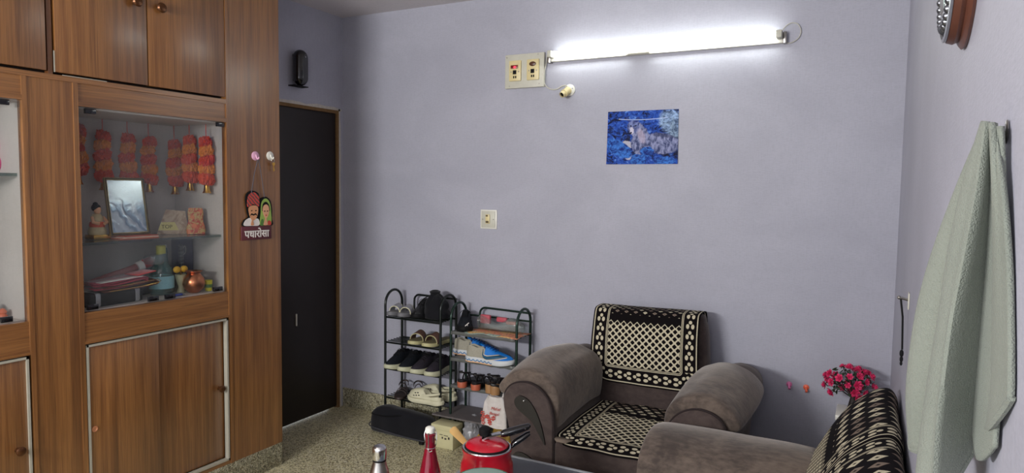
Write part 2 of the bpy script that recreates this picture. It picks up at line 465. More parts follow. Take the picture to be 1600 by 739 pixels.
# ================================================================== WALL FITTINGS
# tube light
t = thing('tube_light', 'lit fluorescent tube on a white batten high on the wall', 'light', (-1.07, YB, 2.35))
TX0, TX1 = -1.735, -.415
b = B().box((TX0+.02, YB-.028, 2.326), (TX1-.01, YB-.0005, 2.376), bev=.004); obj('batten', b, 'white', t)
gm = G('lit_tube'); em = gm.n('ShaderNodeEmission'); em.inputs[0].default_value = (.95, 1.0, .93, 1); em.inputs[1].default_value = 17
gm.nt.links.new(em.outputs[0], gm.out.inputs[0]); M['lit'] = gm.mat
obj('tube', B().cyl((TX0+.045, YB-.064, 2.362), (TX1-.05, YB-.064, 2.362), .0145, n=20), 'lit', t)
b = B()
for x0, x1 in ((TX0+.02, TX0+.045), (TX1-.05, TX1-.022)):
    b = B().box((x0, YB-.082, 2.343), (x1, YB-.027, 2.382), bev=.005); obj('lamp_holder', b, 'offw', t)
obj('end_cap', B().box((TX0, YB-.035, 2.318), (TX0+.022, YB-.001, 2.384), bev=.004), 'steel', t)
obj('end_cap', B().box((TX1-.022, YB-.035, 2.322), (TX1-.004, YB-.001, 2.380), bev=.004), 'steel', t)
s_ = obj('starter', B().cyl((-1.235, YB-.045, 2.333), (-1.115, YB-.045, 2.333), .010, n=14).box((-1.25, YB-.05, 2.324), (-1.232, YB-.028, 2.342), bev=.002), 'offw', t)
cw = [(TX1-.03, YB-.02, 2.38), (TX1-.015, YB-.012, 2.408), (TX1+.012, YB-.01, 2.424), (TX1+.042, YB-.01, 2.416), (TX1+.058, YB-.01, 2.385), (TX1+.050, YB-.01, 2.350), (TX1+.02, YB-.01, 2.328), (TX1-.015, YB-.012, 2.325)]
obj('loose_wire', B().tube(catmull(cw, 5), .0022, 6), 'offw', t)

# switch board
t = thing('switch_board', 'cream wooden switch board with two modules, left one lit red', 'switch', (-1.89, YB, 2.287))
obj('board', B().box((-2.022, YB-.022, 2.186), (-1.760, YB-.0005, 2.388), bev=.003), 'offw', t)
gm = G('red_indicator'); em = gm.n('ShaderNodeEmission'); em.inputs[0].default_value = (1, .05, .08, 1); em.inputs[1].default_value = 2.5
gm.nt.links.new(em.outputs[0], gm.out.inputs[0]); M['redled'] = gm.mat
yb = YB-.022
for k, xc in enumerate((-1.950, -1.830)):
    m_ = obj('module', B().box((xc-.040, yb-.010, 2.228), (xc+.040, yb+.001, 2.350), bev=.003), 'cream', t)
    obj('socket_hole', B().box((xc-.013, yb-.0115, 2.268), (xc+.011, yb-.009, 2.292)).box((xc-.010, yb-.0115, 2.244), (xc-.002, yb-.009, 2.258)).box((xc+.003, yb-.0115, 2.244), (xc+.011, yb-.009, 2.258)), 'blackm', m_)
    for xo in (-.025, .026): obj('screw', B().cyl((xc+xo, yb-.0118, 2.283), (xc+xo, yb-.009, 2.283), .004, n=10), 'steel', m_)
    if k == 0:
        obj('rocker', B().box((xc-.026, yb-.016, 2.302), (xc+.022, yb-.009, 2.322), bev=.002), plain('dark_red_rocker', srgb(120, 20, 26), .3), m_)
        obj('indicator_lamp', B().ball((xc+.002, yb-.016, 2.309), (.009, .005, .007)), 'redled', m_)
    else:
        obj('rocker', B().lathe([(.022, 0), (.022, .004), (.014, .007), (0, .007)], 20, Matrix.Translation((xc, yb-.009, 2.322)) @ Matrix.Rotation(PI/2, 4, 'X') @ Matrix.Diagonal((1, .62, 1, 1))), plain('brown_rocker', srgb(84, 52, 36), .3), m_)
for (x, z) in ((-2.01, 2.372), (-1.80, 2.378), (-1.99, 2.20), (-1.79, 2.205)):
    obj('corner_screw', B().cyl((x, yb-.0015, z), (x, yb+.001, z), .0035, n=8), 'steel', t)
wr = [(-1.745, YB-.012, 2.372), (-1.752, YB-.014, 2.31), (-1.758, YB-.03, 2.25), (-1.752, YB-.03, 2.205), (-1.735, YB-.022, 2.178), (-1.700, YB-.016, 2.165), (-1.672, YB-.012, 2.170), (-1.650, YB-.012, 2.182), (-1.625, YB-.014, 2.186), (-1.612, YB-.02, 2.18)]
tag(obj('flex_wire', B().tube(catmull(wr, 5), .0032, 6), 'offw'), 'thin white twisted wire looping from switch board to bulb holder', 'wire')
# bulb holder
t = thing('bulb_holder', 'empty white angled bulb holder on the wall below the tube light', 'bulb holder', (-1.602, YB, 2.155))
obj('base', B().lathe([(.034, 0), (.034, .008), (.026, .014), (.018, .020), (0, .020)], 28, Matrix.Translation((-1.600, YB-.0005, 2.158)) @ Matrix.Rotation(PI/2, 4, 'X')), 'white', t)
ax0, ax1 = V((-1.602, YB-.016, 2.156)), V((-1.622, YB-.072, 2.122)); q = (ax1-ax0)
mt = Matrix.Translation(ax0) @ q.to_track_quat('Z', 'Y').to_matrix().to_4x4()
obj('socket', B().lathe([(.022, 0), (.023, .012), (.021, .018), (.0205, .034), (.023, .036), (.023, .044), (.018, .046), (.017, .066), (.0145, .067), (.0145, .03), (0, .03)], 24, mt), 'cream', t)
obj('contact', B().lathe([(.0143, .035), (.0143, .058), (0, .058)], 16, mt), 'blackm', t)
for p_ in ((-1.624, YB-.016, 2.172), (-1.578, YB-.016, 2.165)): obj('screw', B().ball(p_, .004), 'steel', t)

# small switch plate
t = thing('switch_plate', 'small square white switch plate low on the back wall', 'switch', (-2.135, YB, 1.384))
obj('plate', B().box((-2.194, YB-.007, 1.325), (-2.076, YB-.0005, 1.445), bev=.003), 'white', t)
obj('inner_plate', B().box((-2.185, YB-.012, 1.334), (-2.086, YB-.006, 1.436), bev=.003), 'offw', t)
obj('rocker', B().box((-2.152, YB-.019, 1.358), (-2.122, YB-.011, 1.416), bev=.003), 'cream', t)
M['bslot'] = plain('brown_slot', srgb(92, 76, 52), .6)
obj('dark_slot', B().box((-2.149, YB-.0197, 1.402), (-2.134, YB-.0185, 1.412)), 'bslot', t)
obj('dark_slot', B().box((-2.149, YB-.0197, 1.362), (-2.128, YB-.0185, 1.375)), 'bslot', t)
for x in (-2.174, -2.097): obj('screw', B().cyl((x, YB-.0135, 1.385), (x, YB-.0115, 1.385), .0035, n=10), 'steel', t)

# poster ----------------------------------------------------------------
g = G('poster_print')
x, y, z = g.xyz('Object')           # local: centre of the poster, metres
px, pz = x/.4066, z/.297            # -.5 .. .5
wv = g.noise(g.co((9, 9, 11)), 1.0, 4, .6, 1.0)
wv2 = g.noise(g.co((34, 34, 34), loc=(5, 2, 1)), 1.0, 4, .65, 1.5)
u = px+(wv-.5)*.07+(wv2-.5)*.05; v_ = pz+(wv-.5)*.05+(wv2-.5)*.05
def ell(cx, cz, rx, rz, ang=0.0):
    dx, dz = u-cx, v_-cz
    c, s = math.cos(ang), math.sin(ang)
    a = (dx*c+dz*s)/rx; bb = (dz*c-dx*s)/rz
    return (a.sq()+bb.sq()).rt()
br = g.noise(g.co((22, 22, 34), loc=(1, 4, 2)), 1.0, 5, .68, 1.6)
snow = (br*.7+wv2*.3)
col = g.mix(snow.step(.40, .53), srgb(8, 14, 46), srgb(34, 76, 172))
col = g.mix(snow.step(.54, .66), col, srgb(112, 156, 224))
col = g.mix(wv.step(.54, .62)*.9, col, srgb(16, 14, 34))
# pale right upper boughs
pal = ell(.42, .25, .20, .30, .4).step(1.0, .7)
col = g.mix(pal*.75, col, g.mix(snow.step(.35, .62), srgb(52, 74, 112), srgb(176, 204, 232)))
# snow patches
for a in ((-.19, -.12, .10, .06, -.7), (-.20, -.33, .07, .11, .2)):
    col = g.mix(ell(*a).step(1.0, .75)*.9, col, srgb(186, 184, 196))
# animal body
fur = g.noise(g.co((55, 55, 34)), 1.0, 4, .6, .5)
furc = g.mix(fur.step(.35, .65), srgb(52, 62, 104), srgb(146, 152, 190))
body = ell(.26, -.12, .30, .20, -.12).mn(ell(-.0, .0, .13, .33, .35)).mn(ell(-.05, -.15, .10, .22, .2))
col = g.mix(body.step(1.02, .86), col, furc)
col = g.mix((ell(.30, .03, .20, .05, -.15).step(1.0, .6))*.6, col, srgb(50, 56, 90))
head = ell(-.13, .20, .095, .13, -.1)
col = g.mix(head.step(1.0, .85), col, g.mix(fur.step(.4, .6), srgb(48, 58, 108), srgb(122, 134, 184)))
for a in ((-.20, .345, .028, .06, .25), (-.075, .33, .028, .06, -.3)): col = g.mix(ell(*a).step(1.0, .8), col, srgb(46, 60, 126))
col = g.mix(ell(-.15, .13, .035, .075, .1).step(1.0, .7), col, srgb(200, 196, 214))
for a in ((-.165, .215, .013, .016, 0), (-.098, .215, .013, .016, 0)): col = g.mix(ell(*a).step(1.0, .7), col, srgb(16, 20, 44))
col = g.mix(ell(-.16, .085, .017, .017, 0).step(1.0, .7), col, srgb(24, 24, 44))
col = g.mix(ell(-.01, .02, .07, .18, .3).step(1.0, .5)*.6, col, srgb(190, 176, 196))
# foreground boughs
fb = ell(.08, -.27, .10, .10, 0).mn(ell(-.33, -.20, .26, .14, -.75)).mn(ell(.32, -.44, .16, .08, 0)).mn(ell(-.05, -.42, .12, .12, .3))
col = g.mix(fb.step(1.0, .88), col, g.mix(snow.step(.38, .6), srgb(14, 32, 110), srgb(62, 124, 214)))
# thin white arc near the top
arc = (pz-(px*px*.22+.33)).abs().lt(.007)*px.gt(-.34)*px.lt(.36)
col = g.mix(arc*.8, col, srgb(190, 206, 240))
M['poster'] = g.bsdf(col, .6, 0, None, spec=.15)
t = thing('wall_poster', 'blue poster of a wolf among snowy branches taped to the wall', 'poster', (-1.1585, YB-.002, 1.8738), rot=(0, 0, 0))
rings = []
for i in range(13):
    xx = -.2033+.4066*i/12
    top = .1485+(.0035 if i > 6 else 0)*(i-6)/6
    row = []
    for j in range(9):
        zz = -.1485+(.297)*j/8
        curl = .004*(1-j/8)**3*(abs(i-6)/6)**2
        row.append((xx*(1-.002*(j-4)), -.0012-curl, zz))
    rings.append(row)
b = B().loft(rings, closed=False); obj('sheet', b, 'poster', t, world=False, solid=.0008, smooth=0)
for x in (-.196, .198): obj('pin', B().ball((x, -.003, .143), .0035), 'blackm', t, world=False)

# pair of little wall hooks
for x, z, mn_, lb in ((-.343, .586, 'pinkp', 'small pink plastic hook stuck low on the wall'), (-.262, .582, 'orangep', 'small orange plastic hook stuck low beside the pink one')):
    t = thing('wall_hook', lb, 'hook', (x, YB, z))
    obj('pad', B().lathe([(.014, 0), (.014, .004), (.010, .007), (0, .007)], 18, Matrix.Translation((x, YB-.0005, z+.006)) @ Matrix.Rotation(PI/2, 4, 'X')), mn_, t)
    obj('prong', B().tube(catmull([(x, YB-.006, z+.006), (x+.002, YB-.016, z-.004), (x+.003, YB-.024, z-.012), (x+.006, YB-.030, z-.004)], 5), [.006]*5+[.006]*5+[.005]*6, 8), mn_, t)

# black capsule device on left wall
t = thing('wall_device', 'glossy black capsule shaped device high on the wall over the door', 'device', (XL, 3.30, 2.33))
prof = []
for i in range(9): a = -PI/2+PI/2*i/8; prof.append((.052*math.cos(a), -.062+.052*math.sin(a)))
for i in range(9): a = PI/2*i/8; prof.append((.052*math.cos(a), .062+.052*math.sin(a)))
mt = Matrix.Translation((XL+.045, 3.30, 2.333)) @ Matrix.Diagonal((.8, 1.0, 1.0, 1))
obj('body', B().lathe(prof, 28, mt), 'black', t)
obj('back_plate', B().box((XL+.0005, 3.275, 2.25), (XL+.02, 3.325, 2.42), bev=.004), 'blackm', t)
obj('base_lip', B().box((XL+.0005, 3.235, 2.213), (XL+.06, 3.355, 2.219), bev=.002), 'blackm', t)
obj('light_ring', B().box((XL+.083, 3.30, 2.395), (XL+.088, 3.306, 2.402)), 'chrome', t)

# hooks, key and welcome plaque on the end panel
def suction(y, z, mat, lb):
    t = thing('adhesive_hook', lb, 'hook', (XF, y, z))
    mt = Matrix.Translation((XF+.0003, y, z)) @ Matrix.Rotation(PI/2, 4, 'Y')
    obj('disc', B().lathe([(.024, 0), (.024, .003), (.019, .006), (0, .007)], 24, mt), mat, t)
    obj('hook', B().tube(catmull([(XF+.007, y, z+.006), (XF+.012, y, z-.008), (XF+.018, y, z-.017), (XF+.026, y, z-.014), (XF+.028, y, z-.006)], 4), .0035, 8), mat, t)
suction(2.590, 1.733, 'pinkh', 'round lilac pink hook holding the plaque cord')
suction(2.690, 1.738, 'white', 'round white hook holding a small key')
t = thing('door_key', 'small brass key ring hanging from the white hook', 'key', (XF+.02, 2.692, 1.722))
obj('ring', B().tube([(XF+.021, 2.692+.010*math.cos(a), 1.714+.010*math.sin(a)) for a in [2*PI*i/14 for i in range(14)]], .0014, 6, close=True), 'steel', t)
b = B(); mt = Matrix.Translation((XF+.017, 2.700, 1.694)) @ Matrix.Rotation(PI/2, 4, 'Y')
b.lathe([(.010, -.001), (.010, .0015), (0, .0015)], 18, mt); b.box((XF+.0155, 2.6975, 1.655), (XF+.0185, 2.7025, 1.69)); b.box((XF+.016, 2.7025, 1.659), (XF+.018, 2.708, 1.666)); b.box((XF+.016, 2.7025, 1.669), (XF+.018, 2.706, 1.674))
obj('key', b, 'gold', t)

t = thing('welcome_plaque', 'painted plaque of a moustached man and veiled woman hanging on the teak panel', 'plaque', (XF, 2.59, 1.41))
def pm(y, z, x): return Matrix(((0, 0, 1, x), (1, 0, 0, y), (0, 1, 0, z), (0, 0, 0, 1)))   # outline xy -> world yz, thickness +x
obj('cord', B().tube([(XF+.022, 2.590, 1.718), (XF+.016, 2.57, 1.64), (XF+.010, 2.553, 1.535)], .0022, 6).tube([(XF+.022, 2.592, 1.718), (XF+.016, 2.617, 1.63), (XF+.010, 2.641, 1.515)], .0022, 6), plain('grey_cord', srgb(90, 86, 92), .8), t)
def blob(pts, n=5): return [(p.x, p.y) for p in catmull([(a, b_, 0) for a, b_ in pts], n, close=True)]
CYy = 2.592
def fig(name, pts, x0, th, mat, par, n=5, lab=None):
    return obj(name, B().prism(blob(pts, n) if n else pts, th, pm(CYy, 1.41, XF+x0)), mat, par, smooth=0, label=lab)
# back silhouette
fig('backboard', [(-.094, -.045), (-.086, -.015), (-.060, .00), (-.066, .03), (-.075, .09), (-.065, .125), (-.030, .140), (.010, .125), (.018, .095), (.030, .100), (.062, .107), (.092, .085), (.103, .04), (.102, -.01), (.103, -.048), (0, -.052)], .002, .006, 'blackm', t)
skin = plain('painted_skin', srgb(214, 152, 110), .6); skin2 = plain('painted_skin_pale', srgb(222, 166, 128), .6)
pw = plain('painted_white', srgb(232, 226, 220), .6); pgn = plain('painted_green', srgb(150, 178, 84), .6); pgd = plain('painted_dark_green', srgb(84, 124, 56), .6)
g = G('turban_paint'); st = g.wave(g.co((1, 1, 1)), 28, 3.5, 2, 'DIAGONAL')
M['turban'] = g.bsdf(g.mix(st.step(.3, .5), g.mix(st.step(.6, .8), srgb(90, 70, 66), srgb(120, 128, 110)), srgb(200, 70, 60)), .6)
fig('man_shoulders', [(-.088, -.042), (-.080, -.018), (-.052, -.004), (-.020, -.008), (.008, -.012), (.012, -.044), (-.04, -.046)], .008, .0012, pw, t)
fig('man_face', [(-.056, .050), (-.052, .012), (-.040, -.012), (-.026, -.018), (-.010, -.008), (.002, .014), (.004, .052), (-.026, .062)], .0088, .0016, skin, t)
fig('man_turban', [(-.064, .055), (-.066, .090), (-.055, .118), (-.026, .131), (.002, .118), (.012, .090), (.008, .056), (-.026, .068)], .010, .0022, 'turban', t)
fig('moustache', [(-.050, .006), (-.040, .020), (-.026, .016), (-.012, .020), (-.002, .006), (-.014, .012), (-.026, .008), (-.040, .012)], .0106, .001, 'blackm', t)
fig('eye', [(-.044, .034), (-.036, .037), (-.034, .033), (-.040, .031)], .0106, .001, 'blackm', t)
fig('eye', [(-.016, .034), (-.008, .037), (-.006, .033), (-.012, .031)], .0106, .001, 'blackm', t)
fig('mans_hands', [(-.044, -.042), (-.040, -.022), (-.034, -.010), (-.029, -.022), (-.026, -.042)], .0102, .0012, skin, t)
fig('woman_veil', [(.018, -.042), (.024, .02), (.028, .070), (.045, .094), (.068, .095), (.088, .070), (.095, .02), (.094, -.042), (.056, -.045)], .008, .0012, pgn, t)
fig('woman_hair', [(.033, .030), (.038, .068), (.060, .080), (.080, .062), (.084, .030), (.058, .045)], .0090, .001, 'blackm', t)
fig('woman_face', [(.036, .035), (.042, .058), (.060, .066), (.076, .055), (.080, .030), (.072, .004), (.058, -.010), (.046, .002)], .0094, .0012, skin2, t)
fig('eye', [(.044, .030), (.051, .033), (.053, .029), (.047, .027)], .0104, .001, 'blackm', t)
fig('eye', [(.063, .030), (.070, .033), (.072, .029), (.066, .027)], .0104, .001, 'blackm', t)
fig('lips', [(.053, .008), (.058, .011), (.064, .008), (.058, .004)], .0104, .001, plain('painted_red', srgb(196, 50, 50), .6), t)
fig('womans_hands', [(.040, -.044), (.048, -.02), (.056, -.004), (.062, -.02), (.068, -.044)], .0104, .0012, skin2, t)
fig('green_blouse', [(.020, -.044), (.026, -.016), (.038, -.014), (.042, -.044)], .0100, .001, pgd, t)
fig('red_blouse', [(.068, -.044), (.074, -.022), (.090, -.026), (.092, -.044)], .0100, .001, plain('painted_brick', srgb(200, 66, 54), .6), t)
nb = obj('name_board', B().box((XF+.0015, CYy-.104, 1.290), (XF+.009, CYy+.096, 1.362), bev=.002), plain('maroon_board', srgb(92, 40, 48), .6), t)
cu = bpy.data.curves.new('lettering', 'FONT'); cu.body = '\u092a\u0927\u093e\u0930\u094b\u0938\u093e'; cu.size = .062; cu.extrude = .001; cu.align_x = 'CENTER'; cu.align_y = 'CENTER'; cu.offset = .0012
tmp = bpy.data.objects.new('tmp_text', cu); COL.objects.link(tmp)
bpy.context.view_layer.update()
me = bpy.data.meshes.new_from_object(tmp.evaluated_get(bpy.context.evaluated_depsgraph_get()))
bb = B(); bb.bm.from_mesh(me); COL.objects.unlink(tmp); bpy.data.objects.remove(tmp); bpy.data.meshes.remove(me)
xs = [v.co.x for v in bb.bm.verts]; ys = [v.co.y for v in bb.bm.verts]
if xs:
    wx, wy = max(xs)-min(xs), max(ys)-min(ys); cx_, cy_ = (max(xs)+min(xs))/2, (max(ys)+min(ys))/2
    s = .165/wx; sy = .052/wy
    bmesh.ops.transform(bb.bm, matrix=pm(CYy-.003, 1.327, XF+.0095) @ Matrix.Diagonal((s, sy, 1, 1)) @ Matrix.Translation((-cx_, -cy_, 0)), verts=bb.bm.verts)
    obj('lettering', bb, pw, nb, smooth=0, label='white Devanagari lettering')

# ================================================================== CABINET CONTENTS
# garlands: ruffled flower segments with a brass bell at the bottom
def ruffle(n=40, r=.034, h=.05, seed=0):
    rr = random.Random(seed); b = B(); rings = []
    K = 7
    for i in range(K):
        f = i/(K-1); base = r*(.55+.45*math.sin(PI*min(1, max(0, f*.8+.12))))
        rings.append([((base+(.006 if j % 2 else -.002)+rr.uniform(-.007, .006))*math.cos(2*PI*j/n), (base+(.006 if j % 2 else -.002)+rr.uniform(-.007, .006))*math.sin(2*PI*j/n), -h/2+h*f+rr.uniform(-.006, .006)+.006*math.sin(2*PI*j/n+seed)) for j in range(n)])
    return b.loft(rings)
for k, c in enumerate((srgb(198, 72, 44), srgb(212, 128, 54))):
    M['ruf%d' % k] = plain('garland_%s' % ('red', 'orange')[k], c, .85, var=.45, scale=90, sheen=.3)
def garland(label, x, y, zb, n=5):
    t = thing('flower_garland', label, 'garland', (x, y, zb), group='door garlands hung in the showcase')
    obj('bell', B().lathe([(.004, .058), (.011, .052), (.013, .03), (.016, .012), (.022, 0), (.018, 0), (.012, .012), (.0, .02)], 20), 'gold', t, world=False)
    z = .05
    for k in range(n):
        h = .048*(1-.03*k)
        o = obj('ruffle', ruffle(r=.036-.0022*k, h=h+.008, seed=k+int(abs(y*100))), 'ruf%d' % (k % 2), t, world=False, smooth=0)
        o.location = (.004*math.sin(k*2.1+y*30), .005*math.sin(k*1.7+x*40), z+h/2); z += h
    obj('string', B().cyl((0, 0, z), (0, 0, 1.883-zb), .002, n=6), 'ruf0', t, world=False)
    return t
GB = [(2.005, 1.545, 'garland just above the left top corner of the silver picture', 5), (2.128, 1.540, 'garland hanging in front of the right top corner of the silver picture', 5), (2.240, 1.535, 'garland at the right edge of the left glass door', 5)]
for y, zb, lb, n in GB: garland(lb, -3.275, y, zb, n)
garland('garland half hidden by the cabinet edge, leftmost of the row', -3.275, 1.885, 1.57, 5)
for x, zb, lb in ((-3.255, 1.525, 'first garland right of the seam of the glass doors'), (-3.135, 1.545, 'middle of the three garlands behind the right glass door'), (-3.008, 1.535, 'rightmost garland of the row, nearest the cabinet side')):
    garland(lb, x, 2.370, zb, 5)

SZ = 1.324   # shelf top
# deity figurine
t = thing('figurine', 'small painted seated figurine with black hair beside the framed picture', 'figurine', (-3.10, 1.862, SZ))
b = B().box((-3.135, 1.825, SZ+.0005), (-3.065, 1.905, SZ+.022), bev=.004); obj('gilt_base', b, 'gold', t)
fm = Matrix.Translation((-3.10, 1.862, SZ))
obj('body', B().lathe([(.036, .022), (.040, .035), (.034, .050), (.026, .062), (.024, .085), (.026, .100), (.018, .112), (.010, .118), (0, .119)], 20, fm), plain('figurine_robe', srgb(186, 168, 130), .5, var=.3, scale=60), t)
obj('sash', B().lathe([(.030, .056), (.032, .064), (.029, .078), (.026, .080)], 20, fm), plain('figurine_red', srgb(206, 84, 50), .5), t)
obj('head', B().ball((-3.095, 1.862, SZ+.133), (.016, .015, .019), 16), skin2, t)
obj('hair', B().ball((-3.102, 1.860, SZ+.143), (.020, .019, .018), 14).ball((-3.102, 1.858, SZ+.160), (.011, .010, .009), 10), 'blackm', t)
obj('arm', B().tube([(-3.095, 1.838, SZ+.100), (-3.075, 1.830, SZ+.078), (-3.060, 1.850, SZ+.072)], .007, 8), skin2, t)
obj('arm', B().tube([(-3.095, 1.886, SZ+.100), (-3.072, 1.893, SZ+.078), (-3.060, 1.872, SZ+.072)], .007, 8), skin2, t)

# papers under the picture and the picture itself, leaning on the wall of the niche
c_ = [srgb(204, 116, 92), srgb(214, 196, 176), srgb(190, 96, 76)]
for k in range(3):
    b = B().box((-.075, -.09+.004*k, 0), (.075, .092-.005*k, .0045), bev=.001)
    t = obj('booklet', b, plain('booklet_cover_%s' % 'abc'[k], c_[k], .6), world=False); t.location = (-3.07, 2.00+.003*k, SZ+.0003+.0047*k); t.rotation_euler = (0, 0, .06*(k-1))
    tag(t, ('salmon booklet, lowest of three under the framed picture', 'cream booklet, middle of three under the framed picture', 'brick red booklet directly under the framed picture')[k], 'booklet', 'booklets under the picture')
ft = thing('framed_picture', 'gold framed silver embossed picture leaning inside the showcase', 'picture', (-3.055, 1.99, SZ+.0155), rot=(0, math.radians(-9), 0))
W2, HH = .097, .268
fb = B()
for (a0, a1, z0, z1) in ((-W2, -W2+.013, 0, HH), (W2-.013, W2, 0, HH), (-W2+.013, W2-.013, 0, .013), (-W2+.013, W2-.013, HH-.013, HH)):
    fb.box((-.008, a0, z0), (.006, a1, z1), bev=.003)
obj('frame', fb, plain('gilt_frame', srgb(150, 128, 78), .3, .8), ft, world=False)
fb = B()
e = .0045
for (a0, a1, z0, z1) in ((-W2+.004, -W2+.0075, .004, HH-.004), (W2-.0075, W2-.004, .004, HH-.004), (-W2+.004, W2-.004, .004, .0075), (-W2+.004, W2-.004, HH-.0075, HH-.004)):
    fb.box((.0055, a0, z0), (.0075, a1, z1))
obj('frame_line', fb, 'blackm', ft, world=False)
g = G('embossed_silver'); nn = g.wave(g.co((1, 1, 1)), 9, 14, 3, 'DIAGONAL'); nz = g.noise(g.co((30, 30, 30)), 1, 3)
x, y, z = g.xyz(); low = 1.0-z.step(.11, .19)
M['silver'] = g.bsdf(g.mix(nn.step(.2, .8)*low, srgb(186, 194, 200), srgb(140, 158, 174)), .16, .8, g.bump((nn*.4+nz*.6)*low, .35, .003))
obj('silver_plate', B().box((-.006, -W2+.010, .010), (.001, W2-.010, HH-.010)), 'silver', ft, world=False)
obj('back_strut', B().box((-.05, -.012, .0), (-.046, .012, .17), Matrix.Rotation(math.radians(12), 4, 'Y')), 'blackm', ft, world=False)

# card and packet at the right of the shelf
g = G('cream_card'); x, y, z = g.xyz(); nz = g.noise(g.co((18, 18, 18)), 1, 4, .6, 1)
cc = g.mix(nz.step(.45, .6), srgb(198, 176, 150), srgb(166, 140, 120))
cc = g.mix((z.lt(.062)*z.gt(.02)*(y+z*.4).lt(.035)), cc, srgb(224, 212, 140))
M['card'] = g.bsdf(cc, .6)
t = thing('greeting_card', 'tilted beige and yellow card standing on the showcase shelf', 'card', (-3.14, 2.270, SZ+.0005), rot=(0, math.radians(-14), math.radians(-28)))
obj('card_face', B().prism([(-.075, 0), (.075, 0), (.062, .118), (-.028, .128)], .003, Matrix(((0, 0, 1, 0), (1, 0, 0, 0), (0, 1, 0, 0), (0, 0, 0, 1)))), 'card', t, world=False)
cu = bpy.data.curves.new('lt', 'FONT'); cu.body = 'TOP'; cu.size = .026; cu.extrude = .0005
tmp = bpy.data.objects.new('tmp_text', cu); COL.objects.link(tmp); bpy.context.view_layer.update()
me = bpy.data.meshes.new_from_object(tmp.evaluated_get(bpy.context.evaluated_depsgraph_get()))
bb = B(); bb.bm.from_mesh(me); bpy.data.objects.remove(tmp); bpy.data.meshes.remove(me)
bmesh.ops.transform(bb.bm, matrix=Matrix(((0, 0, 1, .0036), (1, 0, 0, -.052), (0, 1, 0, .030), (0, 0, 0, 1))), verts=bb.bm.verts)
obj('card_letters', bb, plain('card_ink', srgb(90, 84, 50), .6), t, world=False, smooth=0)
g = G('orange_floral_packet'); vv = g.voro(g.co((26, 26, 26)), 1, 'Distance'); nz = g.noise(g.co((40, 40, 40)), 1, 3, .6, 1.5)
M['packet'] = g.bsdf(g.mix(vv.step(.2, .45), srgb(206, 112, 70), g.mix(nz.step(.45, .55), srgb(176, 66, 46), srgb(180, 150, 90))), .5)
t = thing('floral_packet', 'orange patterned pouch at the right end of the showcase shelf', 'packet', (-3.05, 2.335, SZ+.0005), rot=(0, math.radians(-8), math.radians(-32)))
rings = []
for i in range(9):
    f = i/8; z = .135*f; wdt = .042*(1-.30*f**2)+.004*math.sin(f*9); dp = .014*(1-f)+.001
    rings.append([(dp*math.cos(a), wdt*math.copysign(abs(math.sin(a))**.7, math.sin(a)), z) for a in [2*PI*j/20 for j in range(20)]])
obj('pouch', B().loft(rings), 'packet', t, world=False)
# lower shelf of the showcase ------------------------------------------------
CZ = 1.0365
t = thing('black_box', 'long black box with two silver bands under the folded red cloth', 'box', (-3.03, 1.87, CZ), rotz=math.radians(4))
obj('case', B().box((-.055, -.135, 0), (.055, .125, .062), bev=.012, seg=3), 'blackm', t, world=False)
for y in (-.095, .095): obj('silver_band', B().box((-.057, y-.014, -.0), (.058, y+.014, .064), bev=.010), plain('silver_tape', srgb(176, 178, 180), .35, .7, var=.25, scale=120), t, world=False)
# folded cloth / saree pile
t = thing('folded_cloth', 'folded red cloth with gold edging and white paper strip lying on the black box', 'cloth', (-3.02, 1.90, CZ+.066), rotz=math.radians(2))
def fold(seed, y0, y1, x0, x1, z, th, curl=.018, dz=0):
    """one folded sheet: a flat hairpin cross-section opening to the left"""
    pts = []
    for i in range(9): f = i/8; pts.append((y0+(y1-y0)*f, z+th+.004*math.sin(f*6+seed)+dz*f))
    for i in range(1, 8): a = PI/2-PI*i/8; pts.append((y1+curl*math.cos(a), z+th/2+dz+th/2*math.sin(a)))
    for i in range(9): f = 1-i/8; pts.append((y0+(y1-y0)*f*1.0, z+.003*math.sin(f*5+seed)+dz*f))
    return B().loft([[(x0, y, zz) for y, zz in pts], [((x0+x1)/2, y+.004, zz-.002) for y, zz in pts], [(x1, y-.012, zz-.004) for y, zz in pts]], closed=False)
crim = plain('crimson_cloth', srgb(150, 26, 52), .7, var=.3, scale=30, sheen=.3); redc = plain('red_cloth', srgb(196, 44, 40), .7, sheen=.3); brn = plain('maroon_gold_cloth', srgb(84, 34, 26), .7, var=.4, scale=60)
obj('cloth_fold', fold(1, -.10, .15, -.06, .075, 0.0, .018, .014, .012), brn, t, world=False, solid=.003)
obj('cloth_fold', fold(2, -.14, .10, -.07, .070, .014, .016, .012, .010), crim, t, world=False, solid=.003)
obj('cloth_fold', fold(3, -.135, .11, -.07, .062, .030, .010, .010, .008), crim, t, world=False, solid=.003)
obj('red_corner', B().box((-.03, .06, .048), (.064, .155, .053), Matrix.Rotation(.12, 4, 'X'), bev=.002), redc, t, world=False)
obj('paper_strip', B().box((.025, -.115, .0445), (.060, .085, .0475), Matrix.Rotation(.05, 4, 'X')), pw, t, world=False)
obj('gold_edge', B().tube([(.076, -.09, .001), (.077, .05, .006), (.074, .15, .014), (.072, .166, .022), (.070, .15, .030), (.071, .02, .022), (.071, -.08, .018)], .0018, 6), 'gold', t, world=False)
